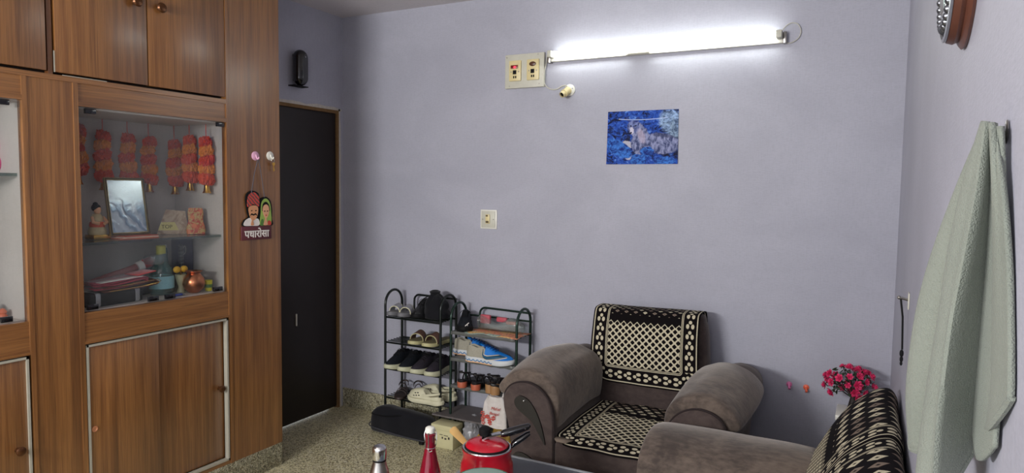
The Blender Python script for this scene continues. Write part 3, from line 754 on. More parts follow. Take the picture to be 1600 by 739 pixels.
# wrapped roll behind
t = thing('wrapped_bundle', 'slim red and white wrapped bundle lying slanted behind the red cloth', 'bundle', (-3.16, 2.06, CZ))
obj('wrapping', B().tube(catmull([(-3.20, 1.86, CZ+.075), (-3.19, 1.95, CZ+.10), (-3.17, 2.05, CZ+.125), (-3.15, 2.13, CZ+.150), (-3.145, 2.16, CZ+.155)], 4), [.010+.0008*i for i in range(17)], 10), plain('faded_red_paper', srgb(156, 84, 78), .6, var=.4, scale=50), t)
obj('white_band', B().cyl((-3.158, 2.085, CZ+.134), (-3.154, 2.112, CZ+.143), .0265, n=12), pw, t)
obj('red_tip', B().tube([(-3.155, 2.11, CZ+.145), (-3.15, 2.15, CZ+.158), (-3.14, 2.175, CZ+.150)], [.024, .026, .014], 10), redc, t)
obj('dark_stand', B().box((-3.22, 1.90, CZ), (-3.12, 2.15, CZ+.085), bev=.02), 'blackm', t)
# teal bottle
t = thing('teal_bottle', 'teal translucent bottle with yellow cap behind the glass door seam', 'bottle', (-3.09, 2.165, CZ))
tm = Matrix.Translation((-3.09, 2.165, CZ+.0005))
obj('bottle_body', B().lathe([(.048, 0), (.054, .008), (.052, .05), (.055, .09), (.048, .125), (.032, .150), (.026, .175), (.026, .20), (0, .20)], 28, tm), 'tealglass', t)
obj('blue_label', B().lathe([(.0575, .03), (.058, .075), (.0560, .09), (.0545, .09), (.056, .05), (.0555, .03)], 28, tm), plain('pale_blue_filling', srgb(140, 196, 206), .5, var=.2, scale=40), t)
obj('yellow_cap', B().lathe([(.022, .20), (.022, .236), (.018, .240), (0, .240)], 20, tm), plain('yellow_green_cap', srgb(176, 170, 60), .5), t)
obj('clear_cap', B().lathe([(.040, .155), (.046, .165), (.046, .19), (.036, .20)], 24, Matrix.Translation((-3.07, 2.115, CZ-.0))), 'clear', t, label='clear plastic lid')
t = thing('teal_jar', 'lower teal glass jar beside the teal bottle', 'jar', (-3.16, 2.23, CZ))
obj('jar_body', B().lathe([(.030, 0), (.034, .006), (.034, .11), (.024, .14), (.020, .22), (0, .222)], 24, Matrix.Translation((-3.16, 2.225, CZ+.0005))), 'tealglass', t)
obj('white_top', B().lathe([(.018, .222), (.018, .235), (0, .236)], 16, Matrix.Translation((-3.16, 2.225, CZ+.0005))), 'white', t)
# coil bottle, navy box, yellow fan thing
t = thing('ribbed_bottle', 'dark bottle with ribbed metal neck in front of the navy box', 'bottle', (-3.10, 2.283, CZ))
pr = [(.022, 0), (.024, .01), (.024, .09), (.012, .11)]
for i in range(14): pr += [(.0135 if i % 2 else .010, .112+.009*i)]
pr += [(0, .24)]
obj('bottle_body', B().lathe(pr, 18, Matrix.Translation((-3.10, 2.283, CZ+.0005))), plain('smoky_metal', srgb(74, 76, 80), .3, .6), t)
t = thing('navy_carton', 'tall navy blue carton standing behind the copper pot', 'carton', (-3.17, 2.345, CZ), rotz=.1)
obj('carton', B().box((-.03, -.045, .0005), (.03, .038, .262), bev=.002), 'navy', t, world=False)
obj('printed_curl', B().tube(catmull([(.031, -.03, .20), (.031, -.015, .225), (.031, -.008, .20), (.031, -.022, .18), (.031, -.03, .21)], 4), .0012, 5), 'offw', t, world=False)
t = thing('yellow_ornament', 'small yellow fan shaped ornament on a pale cup behind copper pot', 'ornament', (-3.04, 2.235, CZ))
om = Matrix.Translation((-3.045, 2.238, CZ+.0005))
obj('cup', B().lathe([(.014, 0), (.020, .004), (.012, .03), (.020, .06), (.027, .092), (.025, .093), (0, .06)], 20, om), plain('pale_cup', srgb(170, 168, 136), .4), t)
for s in (-1, 1): obj('fan', B().ball((-3.045, 2.238+.020*s, CZ+.118), (.012, .020, .017), 12), plain('mustard', srgb(214, 166, 40), .5), t)
obj('fan_stem', B().cyl((-3.045, 2.238, CZ+.06), (-3.045, 2.238, CZ+.125), .004, n=8), 'gold', t)
# copper pot
t = thing('copper_pot', 'small round copper pot with flared lip in the showcase', 'pot', (-2.995, 2.262, CZ))
obj('pot_body', B().lathe([(.020, 0), (.028, .004), (.045, .022), (.053, .046), (.048, .072), (.034, .090), (.029, .097), (.036, .106), (.042, .109), (.041, .111), (.030, .104), (.026, .097), (.030, .088), (.0, .07)], 36, Matrix.Translation((-2.995, 2.275, CZ+.0005))), 'copper', t)
t = thing('yellow_tin', 'tiny yellow and green tin right of the copper pot', 'tin', (-2.985, 2.355, CZ))
obj('tin_body', B().lathe([(.014, 0), (.016, .002), (.019, .055), (.0175, .056), (0, .052)], 20, Matrix.Translation((-2.985, 2.352, CZ+.0005))), plain('yellow_tin_paint', srgb(206, 196, 40), .4, var=.25, scale=40), t)
obj('green_band', B().lathe([(.0172, .018), (.0182, .035), (.0172, .035), (.016, .018)], 20, Matrix.Translation((-2.985, 2.352, CZ+.0005))), plain('green_print', srgb(90, 130, 70), .4), t)
t = thing('blue_lighter', 'blue plastic lighter lying at the front of the showcase floor', 'lighter', (-2.96, 2.15, CZ))
obj('case', B().box((-2.975, 2.118, CZ+.0005), (-2.957, 2.185, CZ+.012), bev=.004), plain('blue_plastic', srgb(40, 66, 150), .4), t)
obj('cap', B().box((-2.974, 2.186, CZ+.001), (-2.958, 2.20, CZ+.011), bev=.002), 'steel', t)
# left bay: pink toy on the upper shelf, small bits below
t = thing('pink_toy', 'pink fluffy toy on the shelf of the left showcase', 'toy', (-3.10, 1.455, 1.6125))
obj('body', B().ball((-3.10, 1.455, 1.650), (.038, .040, .038), 18), plain('pink_fluff', srgb(226, 76, 136), .9, var=.35, scale=80, bump=.8), t)
obj('head', B().ball((-3.10, 1.452, 1.718), (.036, .036, .038), 18), plain('pale_pink_fluff', srgb(238, 160, 186), .9, var=.2, scale=80, bump=.8), t)
obj('ear', B().ball((-3.095, 1.478, 1.750), (.012, .014, .016), 10), 'pinkp', t); obj('ear', B().ball((-3.095, 1.425, 1.750), (.012, .014, .016), 10), 'pinkp', t)
t = thing('orange_trinket', 'tiny orange and brown trinket at the lower left showcase', 'trinket', (-3.03, 1.435, CZ))
obj('base', B().lathe([(.016, 0), (.017, .01), (.012, .018), (.015, .026), (.009, .038), (0, .042)], 16, Matrix.Translation((-3.03, 1.437, CZ+.0005))), plain('terracotta', srgb(196, 96, 60), .5), t)
t = thing('white_conch', 'white and blue ornament at the lower left showcase', 'ornament', (-3.06, 1.39, CZ))
obj('shell', B().lathe([(.012, 0), (.026, .012), (.032, .03), (.028, .05), (.014, .066), (0, .07)], 20, Matrix.Translation((-3.06, 1.392, CZ+.0005))), plain('china_white_blue', srgb(190, 200, 212), .3, var=.3, scale=50), t)
obj('blue_stripe', B().lathe([(.0326, .026), (.0326, .036), (.030, .036), (.030, .026)], 20, Matrix.Translation((-3.06, 1.392, CZ+.0005))), 'navy', t)

# ================================================================== RIGHT WALL
t = thing('wall_clock', 'round wall clock with carved dark and silver frame, cut by photo top', 'clock', (XR, 1.17, 1.995))
cm = Matrix.Translation((XR-.0005, 1.215, 1.925)) @ Matrix.Rotation(-PI/2, 4, 'Y') @ Matrix.Diagonal((.88, .88, 1, 1))
obj('case', B().lathe([(.150, 0), (.152, .004), (.146, .008), (.140, .010), (.143, .016), (.140, .024), (.134, .026), (0, .018)], 64, cm), plain('clock_brown_wood', srgb(92, 56, 44), .4, var=.3), t)
obj('silver_rim', B().lathe([(.138, .0255), (.1385, .029), (.133, .030), (.1315, .026)], 64, cm), plain('antique_silver', srgb(160, 162, 166), .3, .85), t)
b = B()
for i in range(44):
    a = 2*PI*i/44
    p = cm @ V((.118*math.cos(a), .118*math.sin(a), .0275)); q = cm @ V((.107*math.cos(a+.05), .107*math.sin(a+.05), .0275)); b.ball(p, .0075, 8); b.ball(q, .0045, 6)
b2 = B().lathe([(.131, .024), (.131, .027), (.100, .027), (.100, .024)], 64, cm)
obj('carved_band', b2, 'blackm', t)
obj('carving', b, plain('carving_silver', srgb(110, 112, 118), .3, .85, var=.4, scale=150), t)
obj('dial_rim', B().lathe([(.100, .026), (.100, .031), (.094, .032), (.092, .027)], 64, cm), plain('inner_silver', srgb(186, 188, 190), .25, .9), t)
obj('dial', B().lathe([(.0925, .0262), (.0925, .0275), (0, .0275)], 48, cm), plain('dial_pale_teal', srgb(196, 222, 218), .4), t)
obj('hand', B().box((-.0020, -.01, .0282), (.0020, .055, .0290), cm), 'blackm', t); obj('hand', B().box((-.05, -.0015, .0291), (.01, .0015, .0298), cm), 'blackm', t)
b = B()
for i in range(12):
    a = 2*PI*i/12; b.box((-.0015, .078, .0276), (.0015, .088, .0283), cm @ Matrix.Rotation(a, 4, 'Z'))
obj('hour_marks', b, 'blackm', t)

t = thing('wall_chain', 'thin dark chain with pendant hanging from a nail on the right wall', 'chain', (XR, 2.41, 1.25))
obj('nail_plate', B().box((XR-.004, 2.395, 1.225), (XR-.0005, 2.432, 1.275), bev=.001), 'offw', t)
obj('nail', B().cyl((XR-.001, 2.415, 1.252), (XR-.028, 2.415, 1.258), .004, n=8).ball((XR-.028, 2.415, 1.258), .006, 8), 'steel', t)
obj('cord', B().tube([(XR-.023, 2.415, 1.253), (XR-.016, 2.405, 1.20), (XR-.013, 2.40, 1.10)], .0032, 6), 'blackm', t)
obj('pendant', B().ball((XR-.014, 2.399, 1.088), (.006, .007, .012), 8).ball((XR-.014, 2.398, 1.070), (.005, .006, .010), 8).ball((XR-.014, 2.402, 1.056), (.004, .004, .007), 8), 'blackm', t)

# towel
t = thing('towel_hook', 'small metal hook on the right wall holding the towel', 'hook', (XR, .80, 1.635))
obj('hook_body', B().tube(catmull([(XR-.0005, .80, 1.640), (XR-.008, .80, 1.628), (XR-.018, .80, 1.622), (XR-.024, .80, 1.630)], 4), .0028, 8).ball((XR-.002, .80, 1.636), (.002, .008, .012), 10), 'steel', t)
g = G('sage_terry_towel'); nz = g.noise(g.co((1, 1, 1)), 330, 3, .7); n2 = g.noise(g.co((9, 9, 9)), 1, 3); vr = g.voro(g.co((1, 1, 1)), 650)
M['towel'] = g.bsdf(g.mix(n2, srgb(110, 116, 107), srgb(128, 133, 124)), .95, 0, g.bump(nz*.9+vr*.5, .8, .0018), sheen=.1, sheenr=.5)
tw = thing('hand_towel', 'pale sage green terry towel hanging from the hook on right wall', 'towel', (XR-.02, .80, 1.64))
# knots: each a hanging line from the hook, given as (x, y, z) rows from top to bottom
K = [
 [(.094, .812, 1.640), (.082, .850, 1.585), (.068, .880, 1.520), (.057, .900, 1.460), (.052, .915, 1.400), (.050, .925, 1.345), (.054, .925, 1.305)],
 [(.092, .806, 1.643), (.076, .830, 1.585), (.061, .850, 1.520), (.051, .862, 1.460), (.046, .870, 1.400), (.045, .872, 1.345), (.050, .870, 1.292)],
 [(.092, .802, 1.645), (.084, .815, 1.585), (.078, .825, 1.520), (.074, .832, 1.460), (.072, .838, 1.400), (.070, .840, 1.345), (.070, .842, 1.300)],
 [(.090, .797, 1.646), (.078, .800, 1.585), (.069, .795, 1.520), (.064, .790, 1.460), (.058, .785, 1.400), (.053, .780, 1.335), (.050, .778, 1.265)],
 [(.091, .792, 1.646), (.084, .785, 1.585), (.076, .775, 1.520), (.070, .768, 1.460), (.066, .762, 1.400), (.063, .758, 1.335), (.062, .756, 1.272)],
 [(.092, .790, 1.645), (.088, .778, 1.585), (.081, .768, 1.520), (.074, .764, 1.460), (.069, .760, 1.400), (.066, .757, 1.345), (.067, .756, 1.275)],
 [(.0975, .800, 1.644), (.1015, .800, 1.585), (.1035, .800, 1.520), (.104, .800, 1.460), (.104, .800, 1.410), (.103, .80, 1.370), (.102, .80, 1.335)],
 [(.095, .786, 1.644), (.098, .768, 1.585), (.101, .752, 1.520), (.1025, .742, 1.470), (.1035, .735, 1.430), (.1035, .730, 1.400), (.102, .728, 1.372)],
 [(.097, .788, 1.643), (.101, .762, 1.585), (.1045, .735, 1.520), (.1055, .715, 1.470), (.106, .703, 1.435), (.106, .698, 1.415), (.106, .695, 1.398)],
 [(.099, .790, 1.642), (.1035, .755, 1.585), (.1065, .722, 1.520), (.107, .700, 1.470), (.107, .688, 1.440), (.107, .682, 1.422), (.107, .680, 1.410)],
]
cols = [catmull(k, 5) for k in K]
rows = []
nr = len(cols[0])
for j in range(nr): rows.append(catmull([c[j] for c in cols], 4))
obj('towel_sheet', B().loft(rows, closed=False), 'towel', tw, solid=.005)
K2 = [[(.096, .792, 1.640), (.097, .800, 1.560), (.097, .805, 1.470), (.096, .808, 1.400), (.096, .81, 1.360)],
      [(.100, .785, 1.640), (.1015, .780, 1.560), (.1015, .775, 1.470), (.100, .772, 1.390), (.099, .770, 1.325)],
      [(.103, .780, 1.640), (.106, .760, 1.560), (.107, .745, 1.470), (.107, .735, 1.400), (.106, .73, 1.352)]]
cols = [catmull(k, 6) for k in K2]; rows = [catmull([c[j] for c in cols], 6) for j in range(len(cols[0]))]
obj('towel_sheet', B().loft(rows, closed=False), 'towel', tw, solid=.004)
hem = [c for c in catmull([k[-1] for k in K], 4)]
obj('hem', B().tube(hem, .0035, 6), 'towel', tw)
# ================================================================== SHOE RACKS
def rack(label, x0, x1, yf, yb, shelves, ztop, arch_m, post_m, shelf_m, backbars, solid_shelf=False, bottom=None):
    t = thing('shoe_rack', label, 'shoe rack', ((x0+x1)/2, (yf+yb)/2, 0), group=None)
    R_ = .0085
    for x in (x0, x1):
        pts = [(x, yf, .0)]; pts += [(x, yf, ztop-.09)]
        cy, ry = (yf+yb)/2, (yb-yf)/2
        for i in range(1, 12):
            a = PI-PI*i/12; pts.append((x, cy+ry*math.cos(a), ztop-.09+.09*math.sin(a)))
        pts += [(x, yb, ztop-.09), (x, yb, 0)]
        obj('side_frame', B().tube(pts, R_, 10), arch_m, t)
        for yy in (yf, yb): obj('foot', B().cyl((x, yy, .0), (x, yy, .018), .012, n=12), 'blackm', t)
    # rear loop
    zb = ztop-.035
    pts = [(x0+.10, yb, zb-.13), (x0+.10, yb, zb-.05)]
    for i in range(1, 6): a = PI-PI/2*i/6; pts.append((x0+.14+.04*math.cos(a), yb, zb-.04+.04*math.sin(a)))
    pts += [(x0+.14, yb, zb), (x1, yb, zb-.005)]
    obj('back_rail', B().tube(pts, .007, 8), post_m, t)
    for zz in backbars: obj('back_rail', B().tube([(x0, yb, zz), (x1, yb, zz)], .006, 8), post_m, t)
    for z in shelves:
        s = B()
        for yy in (yf, yb): s.tube([(x0, yy, z-.008), (x1, yy, z-.008)], .0065, 8)
        for k in range(1, 6 if not solid_shelf else 3):
            yy = yf+(yb-yf)*k/(6 if not solid_shelf else 3); s.tube([(x0, yy, z-.004), (x1, yy, z-.004)], .0035, 6)
        sh = obj('shelf', s, post_m, t)
        if solid_shelf:
            rings = []
            rr = random.Random(int(z*1000))
            for i in range(15):
                x = x0+.006+(x1-x0-.012)*i/14
                rings.append([(x, yf-.014, z-.016+rr.uniform(-.004, .002)), (x, yf-.010, z+.001), (x, yf+.06, z+.0+rr.uniform(-.0015, .001)), (x, yb-.01, z+.0)])
            obj('shelf_sheet', B().loft(rings, closed=False), shelf_m, sh, solid=.002)
    return t
RLx0, RLx1, RY0, RY1 = -2.775, -2.345, 3.52, 3.70
rack('black steel shoe rack standing beside the door, left of the pair', RLx0, RLx1, RY0, RY1, (.745, .580, .405, .215), .905, 'rack', 'rack', 'rackwrap', ())
RRx0, RRx1 = -2.268, -1.812
rack('dark green steel shoe rack with plastic lined shelves beside the armchair', RRx0, RRx1, RY0, RY1, (.700, .535, .365), .865, 'rackg', 'rackg', 'rackwrap', (.775,), True)
# low board shelf of the right rack
rk = [o for o in bpy.data.objects if o.name.startswith('shoe_rack')][-1]
b = B(); b.loft([[(-2.372, 3.47, .168), (-2.372, 3.47, .178), (-2.30, 3.705, .182), (-2.30, 3.705, .172)], [(-1.86, 3.47, .168), (-1.86, 3.47, .178), (-1.83, 3.705, .182), (-1.83, 3.705, .172)]])
tag(obj('grey_board', b, plain('grey_shelf_board', srgb(96, 90, 90), .6, var=.2, scale=15)), 'grey board resting across the bottom of the green shoe rack', 'board')
b = B()
for yy in (RY0, RY1): b.tube([(RRx0, yy, .160), (RRx1, yy, .160)], .0065, 8)
obj('shelf', b, 'rackg', rk)

# ------------------------------------------------------------------ footwear (local: toe +x, z up, origin under the middle of the sole)
def fw(f, wmax, heel=.72):
    """half width of a sole along 0 (heel) .. 1 (toe)"""
    if f <= 0: return .0
    a = heel*min(1, math.sqrt(max(0, 1-((f-.16)/.16)**2))) if f < .16 else heel
    if f < .16: return wmax*a
    if f < .45: return wmax*(heel-.06*math.sin((f-.16)/.29*PI)+ (1-heel)*max(0, (f-.30)/.4)**1.2)
    if f < .70: return wmax*(heel+(1-heel)*((f-.30)/.4)**1.2 if f < .7 else 1)
    return wmax*math.sqrt(max(0, 1-((f-.70)/.30)**2.2))
def sole_rings(L, wm, levels, n=22, heel=.72):
    rings = []
    for z, k, lift in levels:
        r = []
        fs = [(1-math.cos(PI*i/n))/2 for i in range(n+1)]
        for f in fs: r.append((L*(f-.5)*(1+.5*(k-1)), -fw(max(f, .004), wm, heel)*k, z+lift*max(0, (f-.72)/.28)**2+lift*.35*max(0, (.12-f)/.12)))
        for f in reversed(fs[1:-1]): r.append((L*(f-.5)*(1+.5*(k-1)), fw(f, wm, heel)*k, z+lift*max(0, (f-.72)/.28)**2+lift*.35*max(0, (.12-f)/.12)))
        rings.append(r)
    return rings
def lerp(tab, f):
    for (a, x), (b_, y) in zip(tab, tab[1:]):
        if f <= b_: return x+(y-x)*(f-a)/(b_-a)
    return tab[-1][1]
def upper_rings(L, wm, z0, htab, wtop, dip, n=24):
    rings = []
    for i in range(n+1):
        f = .012+.976*(1-math.cos(PI*i/n))/2
        w = fw(f, wm)*.94; h = lerp(htab, f); wt = w*lerp(wtop, f); dp = lerp(dip, f)
        r = []
        for k in range(6):
            t = k/5; y = w*(1-t)+wt*t+.10*w*math.sin(PI*t); r.append((L*(f-.5), -y, z0+h*t))
        for k in range(1, 8):
            s = k/8; y = -wt+2*wt*s; zz = z0+h-dp*math.sin(PI*s)**.6 if dp > 0 else z0+h-dp*math.sin(PI*s)
            r.append((L*(f-.5), y*(.8 if dp > 0 else 1), zz))
        for k in range(6):
            t = 1-k/5; y = w*(1-t)+wt*t+.10*w*math.sin(PI*t); r.append((L*(f-.5), y, z0+h*t))
        rings.append(r)
    return rings
HT = [(0, .052), (.05, .070), (.12, .074), (.25, .062), (.38, .068), (.50, .066), (.65, .048), (.80, .036), (.93, .026), (1, .010)]
WT = [(0, .6), (.15, .62), (.40, .55), (.60, .45), (.8, .4), (1, .3)]
DP = [(0, .0), (.05, .03), (.12, .05), (.30, .05), (.36, .03), (.41, -.004), (1, -.006)]
def sneaker(label, upper, sole, laces, group=None, L=.275, wm=.050, tongue=None, toe=None, wave=None, swoosh=None, heel_m=None):
    t = thing('sneaker', label, 'shoe', (0, 0, 0), group=group)
    o = obj('sole', B().loft(sole_rings(L*1.03, wm, [(.001, .92, .012), (.004, 1.0, .012), (.018, 1.05, .010), (.030, 1.0, .007), (.034, .93, .006)])), sole, t, world=False)
    if wave:
        for s in (-1, 1):
            pts = []
            for i in range(50):
                f = .02+.60*i/49; pts.append((L*1.03*(f-.5), s*(fw(f, wm)*1.05+.001), .016+.005*math.sin(i*.9)))
            obj('sole_wave', B().tube(pts, .0028, 6), wave[0], o, world=False)
            pts = [(p[0], p[1]-s*.002, .005) for p in pts]
            obj('sole_edge', B().tube(pts, .0035, 6), wave[1], o, world=False)
    rings = upper_rings(L, wm, .028, HT, WT, DP)
    if heel_m:
        obj('upper', B().loft(rings[11:]), upper, t, world=False); obj('heel_panel', B().loft(rings[:12]), heel_m, t, world=False)
    else: obj('upper', B().loft(rings), upper, t, world=False, sub=1)
    # tongue and laces
    tg = [[(L*(f-.5)-.004, y, .028+lerp(HT, f)+.006+.014*max(0, (.42-f)/.1)-abs(y)*.25) for y in (-.016, -.008, 0, .008, .016)] for f in (.33, .38, .44, .52, .60)]
    obj('tongue', B().loft(tg, closed=False), tongue or upper, t, world=False, solid=.004)
    lc = B()
    for k in range(5):
        f = .42+.055*k; z = .028+lerp(HT, f)+.010
        lc.tube([(L*(f-.5), -.020, z-.010), (L*(f-.49), -.010, z), (L*(f-.48), .010, z), (L*(f-.5), .020, z-.010)], .0028, 6)
    lc.tube(catmull([(L*-.07, 0, .104), (L*-.09, .02, .108), (L*-.06, .035, .094)], 4), .002, 6).tube(catmull([(L*-.07, 0, .104), (L*-.09, -.02, .108), (L*-.06, -.034, .092)], 4), .002, 6)
    obj('laces', lc, laces, t, world=False)
    if toe: 
        rg = [[(p[0]*1.004, p[1]*1.03, p[2]+.001) for p in r] for r in rings[19:]]
        obj('toe_cap', B().loft(rg), toe, t, world=False)
    if swoosh:
        for s in (-1, 1):
            for (grow, off, m_) in ((.0042, .0015, swoosh[1]), (0, .003, swoosh[0])):
                top = [(.40, .060), (.405, .046), (.43, .036), (.50, .033), (.60, .038), (.75, .046), (.93, .050)]
                bot = [(.39, .050), (.405, .036), (.43, .026), (.50, .020), (.60, .026), (.75, .036), (.93, .049)]
                rows = []
                for i in range(22):
                    f = .395+.50*i/21; zt = lerp(top, f)*1.0+grow+.018; zb = lerp(bot, f)*.88-grow+.014
                    row = []
                    for z in (zb, (zb+zt)/2, zt):
                        h = lerp(HT, f); z = min(z, .028+.92*h); k = max(0, (z-.028)/h); w = fw(f, wm)*.94; wt = w*lerp(WT, f)
                        row.append((L*(f-.5), s*(w*(1-k)+wt*k+.10*w*math.sin(PI*k)+off), z))
                    rows.append(row)
                obj('side_mark', B().loft(rows, closed=False), m_, t, world=False, solid=.0012)
    return t
def place(t, x, y, z, rz, tilt=0): 
    t.location = (x, y, z); t.rotation_euler = (0, tilt, rz); return t
FRONT = -PI/2      # toe towards the room
blk = plain('black_shoe_mesh', srgb(24, 28, 34), .75, var=.35, scale=140, bump=.4); gsl = plain('off_white_sole', srgb(188, 188, 160), .6, var=.15, scale=40)
gry = plain('charcoal_shoe_fabric', srgb(46, 42, 50), .8, var=.3, scale=140, bump=.4)
z3 = .405
s1 = place(sneaker('black sneaker with off-white sole at the left end of the rack row', blk, gsl, 'blackm', 'sneakers on the black rack', L=.27), -2.712, 3.588, z3, FRONT)
s2 = dup(s1, (-2.605, 3.584, z3), (0, 0, FRONT+.03), 'black sneaker with off-white sole, second from the left on the black rack')
s3 = place(sneaker('charcoal sneaker with off-white sole, third in the black rack row', gry, gsl, 'blackm', 'sneakers on the black rack', L=.27, toe=gry), -2.500, 3.580, z3, FRONT-.02)
s4 = dup(s3, (-2.396, 3.576, z3), (0, 0, FRONT+.06), 'charcoal sneaker with off-white sole at the right end of the row')
# blue running shoes on the green rack
gkn = plain('pale_grey_knit', srgb(156, 152, 138), .8, var=.18, scale=160, bump=.4); blu = plain('bright_blue_knit', srgb(10, 112, 196), .6, var=.2, scale=120, bump=.3)
wsl = plain('white_foam_sole', srgb(196, 200, 202), .5, var=.08); nvs = plain('petrol_blue', srgb(22, 78, 108), .5); peach = plain('peach_rubber', srgb(226, 178, 138), .5)
r1 = sneaker('grey and blue running shoe nearest the room on the green rack', blu, wsl, plain('blue_lace', srgb(20, 70, 140), .6), 'blue running shoes', L=.315, wm=.054, tongue=blu, wave=(plain('steel_blue_wave', srgb(78, 128, 176), .5), peach), swoosh=(nvs, plain('cream_edge', srgb(228, 206, 176), .5)), heel_m=gkn)
place(r1, -1.985, 3.512, .536, 0.02)
dup(r1, (-2.150, 3.632, .536), (0, 0, 0.03), 'grey and blue running shoe behind its twin, only heel showing')

# slides, sandals, clog
def slide(name, label, foot_m, sole_m, strap_m, L=.26, wm=.048, group=None, bands=1, hgt=.05, cat='sandal', rim=None):
    t = thing(name, label, cat, (0, 0, 0), group=group)
    so = obj('sole', B().loft(sole_rings(L, wm, [(.001, .93, .008), (.004, 1, .008), (.020, 1.0, .006), (.024, .96, .006)])), sole_m, t, world=False)
    obj('footbed', B().loft(sole_rings(L*.95, wm*.92, [(.0235, 1, .006), (.0265, .98, .006)])), foot_m, so, world=False)
    for k in range(bands):
        f0 = (.55, .30)[k] if bands == 2 else .52
        wd = .20 if bands == 1 else .10
        rows = []
        for i in range(7):
            f = f0+wd*i/6; w = fw(f, wm)*.99; hh = hgt*(1-.25*i/6)
            rows.append([(L*(f-.5), w*math.cos(a)*1.02, .012+hh*math.sin(a)**.8+.006) for a in [PI*j/14 for j in range(15)]])
        st = obj('strap', B().loft(rows, closed=False), strap_m, t, world=False, solid=.005)
        if rim:
            for row in (rows[0], rows[-1]): obj('strap_edge', B().tube(row, .0028, 6), rim, st, world=False)
    return t
tan_ = plain('tan_sole', srgb(178, 172, 128), .6); brl = plain('brown_strap_leather', srgb(92, 66, 58), .6, var=.25, scale=60)
q1 = slide('slide_sandal', 'tan slide sandal with brown strap, left one of the pair', plain('olive_footbed', srgb(120, 112, 84), .7), tan_, brl, group='tan slide sandals', rim=tan_, hgt=.062)
place(q1, -2.545, 3.600, .583, FRONT+.05, 0)
dup(q1, (-2.420, 3.594, .583), (0, 0, FRONT-.12), 'tan slide sandal with brown strap, right one of the pair')
# grey slides with cream band on the top shelf
q3 = slide('slipper', 'grey slipper with cream band at left end of black rack top', plain('grey_footbed', srgb(120, 120, 122), .7), plain('grey_rubber', srgb(104, 104, 108), .6), plain('clear_grey_strap', srgb(132, 132, 138), .5), L=.24, wm=.040, group='grey slippers', rim=plain('cream_band', srgb(214, 210, 176), .5), hgt=.055)
place(q3, -2.722, 3.60, .748, FRONT)
dup(q3, (-2.635, 3.596, .748), (0, 0, FRONT+.04), 'grey slipper with cream band, second from the rack end')
# black low shoes, cap on top shelf
s5 = sneaker('black low shoe on top of the black rack left of the crumpled bag', plain('plain_black_leather', srgb(14, 14, 16), .5, var=.2), 'blackm', 'blackm', None, L=.27)
place(s5, -2.545, 3.615, .748, FRONT+.25)
b = B(); rings = []
rr = random.Random(5)
for i in range(13):
    f = i/12; z = .150*f; rad = .086*(1-.08*f-.62*f**3)
    rings.append([((rad*(1+.30*mnoise.noise(V((math.cos(a)*2.0, math.sin(a)*2.0, f*4)))+.14*mnoise.noise(V((math.cos(a)*5, math.sin(a)*5, f*11)))))*math.cos(a)*.98, (rad*.9*(1+.15*mnoise.noise(V((math.cos(a)*2, math.sin(a)*2, f*4+9)))))*math.sin(a), z*1.06+.035*mnoise.noise(V((math.cos(a)*2.2, math.sin(a)*2.2, 5)))*f) for a in [2*PI*j/28 for j in range(28)]])
b.loft(rings)
t = thing('drawstring_bag', 'crumpled black drawstring bag on top of the black rack', 'bag', (-2.430, 3.605, .748))
obj('sack', b, 'blackf', t, world=False, sub=1); obj('gathered_neck', B().lathe([(.012, .140), (.030, .155), (.036, .172), (.020, .180), (0, .168)], 16, Matrix.Translation((-.015, 0, 0))), 'blackf', t, world=False)
obj('drawstring', B().tube(catmull([(-.03, -.02, .150), (-.075, -.05, .12), (-.080, -.075, .06), (-.05, -.088, .03)], 5), .0035, 6), 'blackm', t, world=False)
# dark strappy sandals on shelf four of the black rack
dkb = plain('dark_brown_leather', srgb(54, 42, 38), .6, var=.25, scale=40)
def strappy(label, foot, sole, heel_m=None, hh=.0, group=None, L=.25, wm=.040, strapm=None):
    t = thing('strappy_sandal', label, 'sandal', (0, 0, 0), group=group)
    lev = [(.001, .95, 0), (.004, 1, 0), (.014, 1, 0), (.017, .97, 0)]
    rg = sole_rings(L, wm, lev)
    def lift(p): 
        f = p[0]/L+.5; k = max(0, 1-f/.62); k = k*k*(3-2*k) if k < 1 else 1
        return (p[0], p[1], p[2]+hh*k)
    obj('sole', B().loft([[lift(p) for p in r] for r in rg]), foot, t, world=False)
    if heel_m and hh: obj('heel', B().loft([[(-L*.5+.034+.030*math.cos(a)*s_, .030*math.sin(a)*s_, z) for a in [2*PI*j/20 for j in range(20)]] for s_, z in ((.98, .0005), (1, .004), (1.05, hh*.9), (1.0, hh+.002))]), heel_m, t, world=False)
    sm = strapm or foot
    for f, ww, h2 in ((.70, .018, .036), (.58, .014, .044), (.33, .014, .055)):
        w = fw(f, wm); k = lift((L*(f-.5), 0, 0))[2]
        pts = [(L*(f-.5), w*math.cos(a), k+.010+h2*math.sin(a)) for a in [PI*j/12 for j in range(13)]]
        obj('strap', B().ribbon(pts, (ww, 0, 0), .003), sm, t, world=False)
    pts = [(L*(.30-.5)-.0+.06*math.cos(a)*-1-.0, .030*math.sin(a)*1.0, hh*.8+.055+.012*math.cos(a)) for a in [-PI*.55+PI*1.1*j/14 for j in range(15)]]
    obj('ankle_strap', B().ribbon(pts, (0, 0, .010), .003), sm, t, world=False)
    return t
s = strappy('dark brown strappy sandal at the left end under the black sneakers', dkb, dkb, group='dark brown sandals'); place(s, -2.690, 3.59, .216, FRONT+.45)
dup(s, (-2.585, 3.625, .216), (0, 0, FRONT+.65), 'dark brown strappy sandal leaning behind the cream clog')
